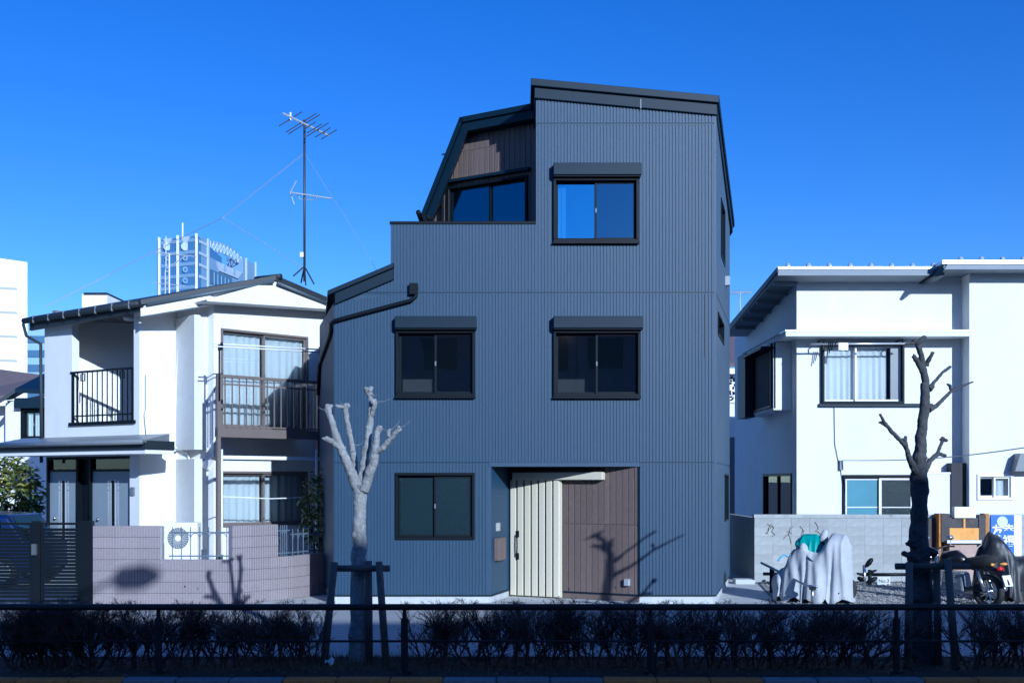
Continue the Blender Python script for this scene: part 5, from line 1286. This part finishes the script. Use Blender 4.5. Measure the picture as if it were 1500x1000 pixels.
eng = MB().hexa([B(-.35, -.14, .25), B(.15, -.14, .25), B(.15, .14, .25), B(-.35, .14, .25), B(-.3, -.12, .62), B(.1, -.12, .6), B(.1, .12, .6), B(-.3, .12, .62)]).build('engine', M['gutter'], bk_); bevel(eng, .04, 2)
for k in range(6):
    z_ = .42 + k * .035; MB().hexa([B(-.36, -.16, z_), B(.0, -.16, z_), B(.0, .16, z_), B(-.36, .16, z_), B(-.36, -.16, z_ + .012), B(.0, -.16, z_ + .012), B(.0, .16, z_ + .012), B(-.36, .16, z_ + .012)]).build('cooling_fin', M['steel'], bk_)
MB().tube([B(-.3, .16, .5), B(-.38, .18, .3), B(-.1, .2, .22), B(.35, .2, .28), B(.75, .2, .36)], [.025, .025, .03, .045, .05], 10).build('exhaust', M['steel'], bk_, smooth=True)
for s_ in (-.09, .09):
    MB().tube([B(-.75, s_, .3), B(-.55, s_, .95)], .024, 8).build('fork', M['steel'], bk_, smooth=True)
    MB().tube([B(.55, s_ * 1.2, .3), B(.4, s_ * 1.2, .68)], .028, 8).build('shock_absorber', M['steel'], bk_, smooth=True)
    MB().tube([B(.55, s_, .3), B(.05, s_, .34)], .022, 8).build('swing_arm', M['bike_black'], bk_, smooth=True)
MB().tube([B(-.42, -.36, 1.02), B(-.5, -.2, 1.02), B(-.56, -.05, .98), B(-.56, .05, .98), B(-.5, .2, 1.02), B(-.42, .36, 1.02)], .016, 8).build('handlebar', M['bike_black'], bk_, smooth=True)
for s_ in (-.3, .3):
    MB().tube([B(-.46, s_, 1.03), B(-.48, s_ * 1.1, 1.14)], .008, 5).build('mirror_stalk', M['bike_black'], bk_)
    MB().tube([B(-.48, s_ * 1.1 - .06, 1.18), B(-.48, s_ * 1.1, 1.18), B(-.48, s_ * 1.1 + .06, 1.18)], [.03, .05, .03], 10).build('mirror', M['steel'], bk_, smooth=True)
MB().lathe(B(-.68, 0, .92), [(.02, -.1), (.085, -.02), (.095, .06), (.08, .08)], 16, 'y').build('headlamp', M['steel'], bk_, smooth=True)
MB().tube([B(.2, 0, .78), B(.55, 0, .7), B(.82, 0, .62), B(.92, 0, .42)], [.05, .07, .07, .05], 10).build('mudguard', M['bike_black'], bk_, smooth=True)
MB().tube([B(.78, -.08, .70), B(.80, 0, .71), B(.78, .08, .70)], [.02, .045, .02], 10).build('tail_light', M['red_lamp'], bk_, smooth=True)
MB().hexa([B(.94, -.10, .42), B(.94, .10, .42), B(.96, .10, .42), B(.96, -.10, .42), B(.88, -.11, .60), B(.88, .11, .60), B(.90, .11, .60), B(.90, -.11, .60)]).build('number_plate', M['poster_white'], bk_)
for s_ in (-.16, .16): MB().tube([B(.72, s_ * .5, .78), B(.74, s_, .78), B(.76, s_ * 1.3, .78)], [.012, .03, .02], 8).build('indicator', M['orange'], bk_, smooth=True)
# ================================================================== street trees
TY = 13.3
tp = lambda px, py, dy=0.0: Vector((X(px, TY + dy), TY + dy, Z(py, TY + dy)))
S = TY / F                                        # metres per photo pixel at the trees
def limb(parent, name, pts, m, knob=0.0, seed=0, vox=.009, dis=.016):
    """pts: (px, py, width in px, depth offset)"""
    rr = random.Random(seed); b = MB(); P = []; Rd = []
    for (p, q) in zip(pts, pts[1:]):
        for k in range(4):
            t = k / 4; P.append(tp(p[0] + (q[0] - p[0]) * t, p[1] + (q[1] - p[1]) * t, p[3] + (q[3] - p[3]) * t)); Rd.append((p[2] + (q[2] - p[2]) * t) * S / 2)
    e = pts[-1]; P.append(tp(e[0], e[1], e[3])); Rd.append(e[2] * S / 2)
    P = [p + Vector((rr.uniform(-1, 1), rr.uniform(-1, 1), 0)) * r_ * .12 for p, r_ in zip(P, Rd)]; Rd = [r_ * rr.uniform(.92, 1.1) for r_ in Rd]
    b.tube(P, Rd, 12)
    if knob:
        c = P[-1]; n_ = 5
        for k in range(n_):
            o_ = Vector((rr.uniform(-1, 1), rr.uniform(-1, 1), rr.uniform(-.3, .8))) * knob * S * .45
            b.lathe(tuple(c + o_), [(knob * S * .12, -knob * S * .32), (knob * S * .36, -knob * S * .1), (knob * S * .36, knob * S * .12), (knob * S * .12, knob * S * .3)], 8)
    for k in range(int(len(P) / 4)):
        i = rr.randrange(1, len(P)); c = P[i] + Vector((rr.uniform(-1, 1), -abs(rr.uniform(.3, 1)), rr.uniform(-.5, .5))) * Rd[i] * .8; q = Rd[i] * .45
        b.lathe(tuple(c), [(q * .4, -q), (q, -q * .3), (q, q * .3), (q * .4, q)], 8)
    o = b.build(name, M[m], parent, smooth=True)
    r_ = o.modifiers.new('remesh', 'REMESH'); r_.mode = 'VOXEL'; r_.voxel_size = vox; r_.use_smooth_shade = True
    tx = bpy.data.textures.get('bark_noise') or bpy.data.textures.new('bark_noise', 'CLOUDS'); tx.noise_scale = .035; tx.noise_depth = 4
    d_ = o.modifiers.new('displace', 'DISPLACE'); d_.texture = tx; d_.texture_coords = 'GLOBAL'; d_.strength = dis; d_.mid_level = .5
    s_ = o.modifiers.new('smooth', 'SMOOTH'); s_.factor = .35; s_.iterations = 1
    return o
def twigs(parent, pts, m):
    for (x0, y0, x1, y1) in pts:
        mx_, my_ = (x0 + x1) / 2, (y0 + y1) / 2 + 2
        MB().tube([tp(x0, y0), tp(mx_, my_), tp(x1, y1)], [.005, .0035, .0015], 4).build('twig', M[m], parent)
t1 = thing('pollarded_tree', tuple(tp(525, 968)), 'pale pollarded street tree with five stubby limbs before the dark house', 'tree')
limb(t1, 'trunk', [(524, 978, 29.0, 0), (525, 930, 25.5, 0), (525, 850, 23.2, 0), (527, 780, 19.7, 0), (528, 725, 19.7, 0), (529, 706, 24.4, 0)], 'bark', seed=1, dis=.014)
limb(t1, 'limb', [(526, 722, 16.2, 0), (508, 676, 12.8, -.1), (496, 650, 11.6, -.15), (487, 620, 9.3, -.2), (480, 598, 9.3, -.2)], 'bark', 11, 2)
limb(t1, 'limb', [(526, 716, 13.9, .05), (521, 690, 9.3, .2), (515, 650, 8.7, .25), (508, 615, 8.1, .3), (505, 596, 8.7, .3)], 'bark', 10, 3)
limb(t1, 'limb', [(529, 716, 17.4, 0), (533, 680, 12.8, 0), (538, 650, 11.6, 0), (542, 620, 9.3, .05), (544, 592, 8.1, .05), (541, 572, 8.1, .05)], 'bark', 11, 4)
limb(t1, 'limb', [(532, 718, 16.2, -.05), (546, 680, 12.8, -.15), (551, 655, 11.6, -.2), (552, 636, 9.3, -.2), (556, 626, 9.3, -.2)], 'bark', 7, 5)
limb(t1, 'limb', [(549, 662, 11.6, -.18), (562, 655, 9.3, -.25), (572, 642, 7.0, -.3), (584, 628, 7.5, -.35)], 'bark', 8, 6)
limb(t1, 'limb', [(498, 656, 8.1, -.15), (486, 646, 8.1, -.2), (477, 642, 9.3, -.25)], 'bark', 8, 7)
limb(t1, 'limb', [(544, 610, 7.0, .05), (549, 592, 8.1, -.02), (547, 588, 10.4, -.02)], 'bark', 8, 8)
limb(t1, 'limb', [(570, 640, 5.8, -.3), (569, 632, 5.8, -.3), (572, 628, 4.6, -.3)], 'bark', 0, 9)
limb(t1, 'limb', [(505, 597, 5.8, .3), (497, 595, 5.8, .25), (491, 594, 4.6, .25)], 'bark', 0, 10)
twigs(t1, [(480, 600, 464, 595), (504, 594, 497, 586), (544, 577, 554, 578), (549, 588, 573, 584), (574, 629, 588, 612), (558, 624, 566, 630), (521, 652, 533, 646), (584, 627, 601, 616)], 'bark')
t2 = thing('knobbly_tree', tuple(tp(1349, 968)), 'dark knobbly street tree with short side branches before the right white house', 'tree')
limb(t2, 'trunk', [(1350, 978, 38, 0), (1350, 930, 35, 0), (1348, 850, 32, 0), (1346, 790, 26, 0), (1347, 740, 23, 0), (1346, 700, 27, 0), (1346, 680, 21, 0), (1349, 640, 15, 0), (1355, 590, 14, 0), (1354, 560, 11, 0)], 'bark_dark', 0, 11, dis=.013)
for q, kx in (((1332, 815), 20), ((1361, 812), 22), ((1333, 795), 14), ((1330, 832), 14), ((1356, 836), 18)):
    limb(t2, 'burl', [(1346, q[1] + 4, 18, -.05), (q[0], q[1], kx * .8, -.08)], 'bark_dark', kx * .7, int(kx + q[1]))
limb(t2, 'limb', [(1355, 592, 14, 0), (1356, 560, 11, 0), (1352, 535, 10, 0), (1348, 515, 8, -.05), (1342, 500, 7, -.1)], 'bark_dark', 8, 12)
limb(t2, 'limb', [(1343, 504, 7, -.1), (1352, 495, 6, -.12), (1356, 492, 5, -.12)], 'bark_dark', 0, 13)
limb(t2, 'limb', [(1342, 501, 6, -.1), (1334, 503, 4, -.12), (1325, 504, 3, -.12)], 'bark_dark', 0, 14)
limb(t2, 'limb', [(1352, 545, 10, 0), (1344, 530, 8, -.05), (1338, 521, 7, -.1)], 'bark_dark', 0, 15)
limb(t2, 'limb', [(1356, 535, 9, 0), (1362, 525, 6, -.05), (1367, 515, 5, -.08)], 'bark_dark', 0, 16)
limb(t2, 'limb', [(1361, 570, 10, 0), (1368, 560, 5, .1), (1380, 546, 4.5, .25), (1392, 537, 4.5, .4)], 'bark_dark', 0, 17)
limb(t2, 'limb', [(1360, 600, 11, 0), (1372, 594, 6, .15), (1392, 574, 5, .35), (1408, 566, 4, .5), (1425, 559, 3, .65)], 'bark_dark', 0, 18)
limb(t2, 'limb', [(1393, 572, 5, .35), (1391, 564, 4, .35)], 'bark_dark', 6, 19)
limb(t2, 'limb', [(1343, 695, 12, -.05), (1334, 676, 9, -.15), (1327, 655, 7, -.25), (1324, 645, 8, -.3)], 'bark_dark', 8, 20)
limb(t2, 'limb', [(1326, 652, 7, -.28), (1310, 636, 6, -.4), (1296, 620, 5.5, -.5), (1289, 606, 3.5, -.55)], 'bark_dark', 0, 21)
limb(t2, 'limb', [(1299, 622, 6, -.48), (1290, 619, 4, -.5)], 'bark_dark', 5, 22)
limb(t2, 'limb', [(1350, 695, 12, -.05), (1362, 675, 8, .1), (1374, 664, 6.5, .3), (1385, 667, 5.5, .4)], 'bark_dark', 0, 23)
limb(t2, 'limb', [(1372, 667, 6, .3), (1378, 652, 5, .4), (1381, 644, 5, .45)], 'bark_dark', 9, 24)
limb(t2, 'limb', [(1326, 645, 6, -.2), (1327, 638, 4, -.2)], 'bark_dark', 0, 25)
# timber props around the trees
def prop(label, bar_, legs, dy):
    t = thing('tree_prop', tuple(tp(legs[0][2], 970, dy)), label, 'tree prop', 'timber props of the street trees')
    MB().tube([tp(bar_[0], bar_[2], dy), tp(bar_[1], bar_[2], dy)], .040, 10).build('crossbar', M['stake'], t, smooth=True)
    for (x0, y0, x1, dd) in legs:
        p, q = tp(x0, y0, dy + dd), tp(x1, 970, dy + dd); q.z = 0.0
        MB().tube([p, q + Vector((0, 0, -.02))], [.042, .047], 10).build('stake', M['stake'], t, smooth=True)
prop('timber prop frame of three stakes around the pale pollarded tree', (486, 571, 832), [(490, 823, 474, -.10), (540, 821, 541, .12), (555, 822, 566, -.10)], -.22)
prop('timber prop frame around the dark knobbly tree', (1312, 1420, 829), [(1332, 823, 1330, -.10), (1388, 818, 1400, -.10), (1372, 824, 1374, .12)], -.28)

# ================================================================== guard rail
rY = 12.55
gr_ = thing('guard_rail', (0, rY, 0), 'long dark brown pipe guard rail along the pavement edge', 'guard rail')
ztop = Z(888.5, rY); zlow = Z(938.5, rY)
MB().tube([(-9, rY, ztop), (9, rY, ztop)], .037, 14).build('top_rail', M['rail_paint'], gr_, smooth=True)
MB().tube([(-9, rY, zlow), (9, rY, zlow)], .014, 10).build('lower_rail', M['rail_paint'], gr_, smooth=True)
for px in (-129, 232, 592.5, 953, 1313, 1674):
    x = X(px, rY); pst = MB().lathe((x, rY, 0), [(.042, -.05), (.042, Z(906, rY)), (.034, Z(905, rY)), (.024, Z(904, rY)), (.022, ztop - .02)], 16).build('post', M['rail_paint'], gr_, smooth=False)
    MB().lathe((x, rY, 0), [(.08, -.01), (.08, .02), (.06, .03)], 16).build('base_collar', M['rail_paint'], pst)

# ================================================================== clipped bare hedge
HYY = 12.95
def shrub_proto(seed, dense):
    rr = random.Random(seed); st = MB(); tw = MB(); lf = MB(); top = .74
    def grow(p, d, l, r, lev):
        n = 3 if lev < 2 else 2; pts = [p]; q = p; dd = d.copy()
        for i in range(n):
            dd = (dd + Vector((rr.uniform(-.35, .35), rr.uniform(-.3, .3), rr.uniform(-.12, .2)))).normalized()
            q = q + dd * l / n; q.z = min(q.z, top + rr.uniform(-.03, .05)); pts.append(q)
        rad = [r * (1 - .55 * i / n) for i in range(n + 1)]
        (st if lev < 2 else tw).tube(pts, rad, 6 if lev < 1 else (4 if lev < 2 else 3), cap=False)
        if lev >= 4:
            if rr.random() < .1:
                e = Vector((rr.uniform(-1, 1), rr.uniform(-1, 1), rr.uniform(-.8, .3))).normalized() * .022; s_ = e.cross(Vector((.3, .2, 1))).normalized() * .009
                lf.add([q, q + e * .5 + s_, q + e, q + e * .5 - s_], [(0, 1, 2, 3)])
            return
        kids = {0: 6, 1: 5, 2: 4, 3: 4}[lev] + (1 if dense and lev in (1, 2) else 0)
        for k in range(kids):
            t = .3 + .7 * (k + 1) / kids if lev else .08 + .92 * (k + 1) / kids
            i = min(n - 1, int(t * n - 1e-6)); f = t * n - i; base = pts[i].lerp(pts[i + 1], f)
            a = rr.uniform(0, 6.28); sp_ = rr.uniform(.45, 1.0)
            nd = (dd + Vector((math.cos(a), math.sin(a) * .8, rr.uniform(-.1, .35))) * sp_).normalized()
            grow(base, nd, l * rr.uniform(.48, .68), r * .55, lev + 1)
    for k in range(4 + (2 if dense else 0)):
        a = k * 1.6 + rr.uniform(-.5, .5)
        grow(Vector((.06 * math.cos(a), .05 * math.sin(a), -.03)), Vector((.5 * math.cos(a), .35 * math.sin(a), 1)).normalized(), .42, rr.uniform(.013, .019), 0)
    # drifts of dead leaves caught low in the branches
    for k in range(170):
        p = Vector((rr.gauss(0, .2), rr.gauss(0, .14), abs(rr.gauss(0, .22)) + .03)); e = Vector((rr.uniform(-1, 1), rr.uniform(-1, 1), rr.uniform(-.8, .3))).normalized() * .03; s_ = e.cross(Vector((.3, .2, 1))).normalized() * .011
        lf.add([p, p + e * .5 + s_, p + e, p + e * .5 - s_], [(0, 1, 2, 3)])
    return st.mesh('stem', M['twig']), tw.mesh('twigs', M['twig']), lf.mesh('leaves', M['red_leaf'])
protos = [shrub_proto(s_, False) for s_ in (1, 2, 3, 4)]; dens = [shrub_proto(s_, True) for s_ in (5, 6)]
def shrub(px, pr, label, grp, rz_, sx, sz, dy=0.0):
    t = thing('hedge_shrub', (X(px, HYY + dy), HYY + dy, 0), label, 'shrub', grp, rz_); t.scale = (sx, sx, sz)
    for nm, me, kd in (('stem', pr[0], None), ('twigs', pr[1], 'stuff'), ('leaves', pr[2], 'stuff')):
        o = bpy.data.objects.new(nm, me); link(o); o.parent = t
        if kd: o['kind'] = kd
rr = random.Random(31)
for px in (26, 48, 70, 92, 114, 138): shrub(px, dens[rr.randrange(2)], 'dense dark clipped shrub at the end of the hedge before the black gate', 'dense shrubs of the hedge', rr.uniform(0, 6.28), 1.0, rr.uniform(1.0, 1.06), rr.uniform(-.1, .1))
for px in (170, 200, 228, 262, 292, 322, 350, 380, 405, 432, 455): shrub(px, protos[rr.randrange(4)], 'bare clipped shrub in the hedge before the pink block wall', 'bare shrubs before the pink wall', rr.uniform(0, 6.28), rr.uniform(.85, 1.1), rr.uniform(.97, 1.05), rr.uniform(-.12, .12))
for px in (622, 655, 690, 720, 750, 778, 806, 838, 868, 900, 925, 952, 982, 1012, 1044, 1074, 1104, 1135, 1162, 1190, 1218, 1248, 1280): shrub(px, protos[rr.randrange(4)], 'bare clipped shrub in the hedge between the two street trees', 'bare shrubs between the trees', rr.uniform(0, 6.28), rr.uniform(.85, 1.12), rr.uniform(.97, 1.06), rr.uniform(-.12, .12))
for px in (1425, 1452, 1478, 1502): shrub(px, protos[rr.randrange(4)], 'bare clipped shrub in the hedge before the uncovered motorcycle', 'bare shrubs right of the dark tree', rr.uniform(0, 6.28), rr.uniform(.85, 1.1), rr.uniform(.97, 1.04), rr.uniform(-.1, .1))
MB().tube([(X(981, 12.8), 12.8, .45), (X(996, 12.7), 12.65, 0.0)], [.012, .025], 8).build('leaning_stick', M['stake'], label='grey stick leaning among the hedge shrubs', cat='stick', smooth=True)
sp_ = MB(); q = Vector((X(483, 12.9), 12.9, .02))
for i in range(4):
    for j in range(4): sp_.v.append((q.x + (i - 1.5) * .035, q.y + (j - 1.5) * .02, q.z + .03 * math.sin(i * 2.1 + j * 1.3) + .03 + (.015 * j)))
for i in range(3):
    for j in range(3): a = i * 4 + j; sp_.f.append((a, a + 1, a + 5, a + 4))
sp_.build('paper_scrap', M['white_paint'], fix=False, label='crumpled white paper scrap lying beside the pollarded tree', cat='litter')
# plants
leafy('nandina_shrub', (X(468, 21.75), 21.75, 1.6), .42, .35, .85, 700, .13, ['green_leaf', 'yellow_leaf'], 'shaded leafy shrub growing between the white and dark houses', 'shrub', 14)

# ================================================================== across the road, behind the viewpoint: what shades the street
M['office_wall'] = mat('office_wall', (.26, .26, .27), .8, var=.08, scale=.5)
M['office_glass'] = mat('office_glass', (.03, .04, .05), .15, var=.1)
def office(x0, x1, y1, h, label):
    t = thing('office_block', ((x0 + x1) / 2, y1 - 5, -.15), label, 'building')
    MB().box(x0, x1, y1 - 10, y1, -.2, h).build('office_wall', M['office_wall'], t)
    k = 1.2
    while k < h - 2:
        xx = x0 + 1
        while xx < x1 - 2: MB().box(xx, xx + 1.6, y1, y1 + .04, k, k + 1.5).build('window', M['office_glass'], t); xx += 2.6
        k += 3.1
oy = -12.0
def shade_h(pt): dy = pt[1] - oy; return pt[2] + dy * SUN.z / -SUN.y, pt[0] + dy * SUN.x / -SUN.y
h1, x1_ = shade_h((X(525, TY), TY, Z(790, TY))); h2, x2_ = shade_h((X(1345, TY), TY, Z(695, TY)))
xm_ = x1_ * .35 + x2_ * .65
office(-26, xm_, oy, h1, 'grey office block across the road shading the hedge')
office(xm_, 48, oy - .01, h2, 'slightly taller grey office block across the road')
# street lamp whose head shades the pink wall
hx, hy_, hz_ = X(200, wY), wY, Z(850, wY)
ly_ = -1.0; dy = hy_ - ly_; hx += dy * SUN.x / -SUN.y; hz_ += dy * SUN.z / -SUN.y
sl = thing('street_lamp', (hx - 1.3, ly_, -.12), 'street lamp standing behind the viewpoint', 'street lamp')
MB().tube([(hx - 1.3, ly_, -.15), (hx - 1.3, ly_, hz_ - .8), (hx - 1.1, ly_, hz_ - .3), (hx - .4, ly_, hz_)], [.09, .06, .05, .04], 10).build('pole', M['gutter'], sl, smooth=True)
MB().tube([(hx - .42, ly_, hz_), (hx - .3, ly_, hz_ + .02), (hx + .1, ly_, hz_ + .06), (hx + .38, ly_, hz_ + .1)], [.06, .2, .22, .1], 12).build('lamp_head', M['gutter'], sl, smooth=True)
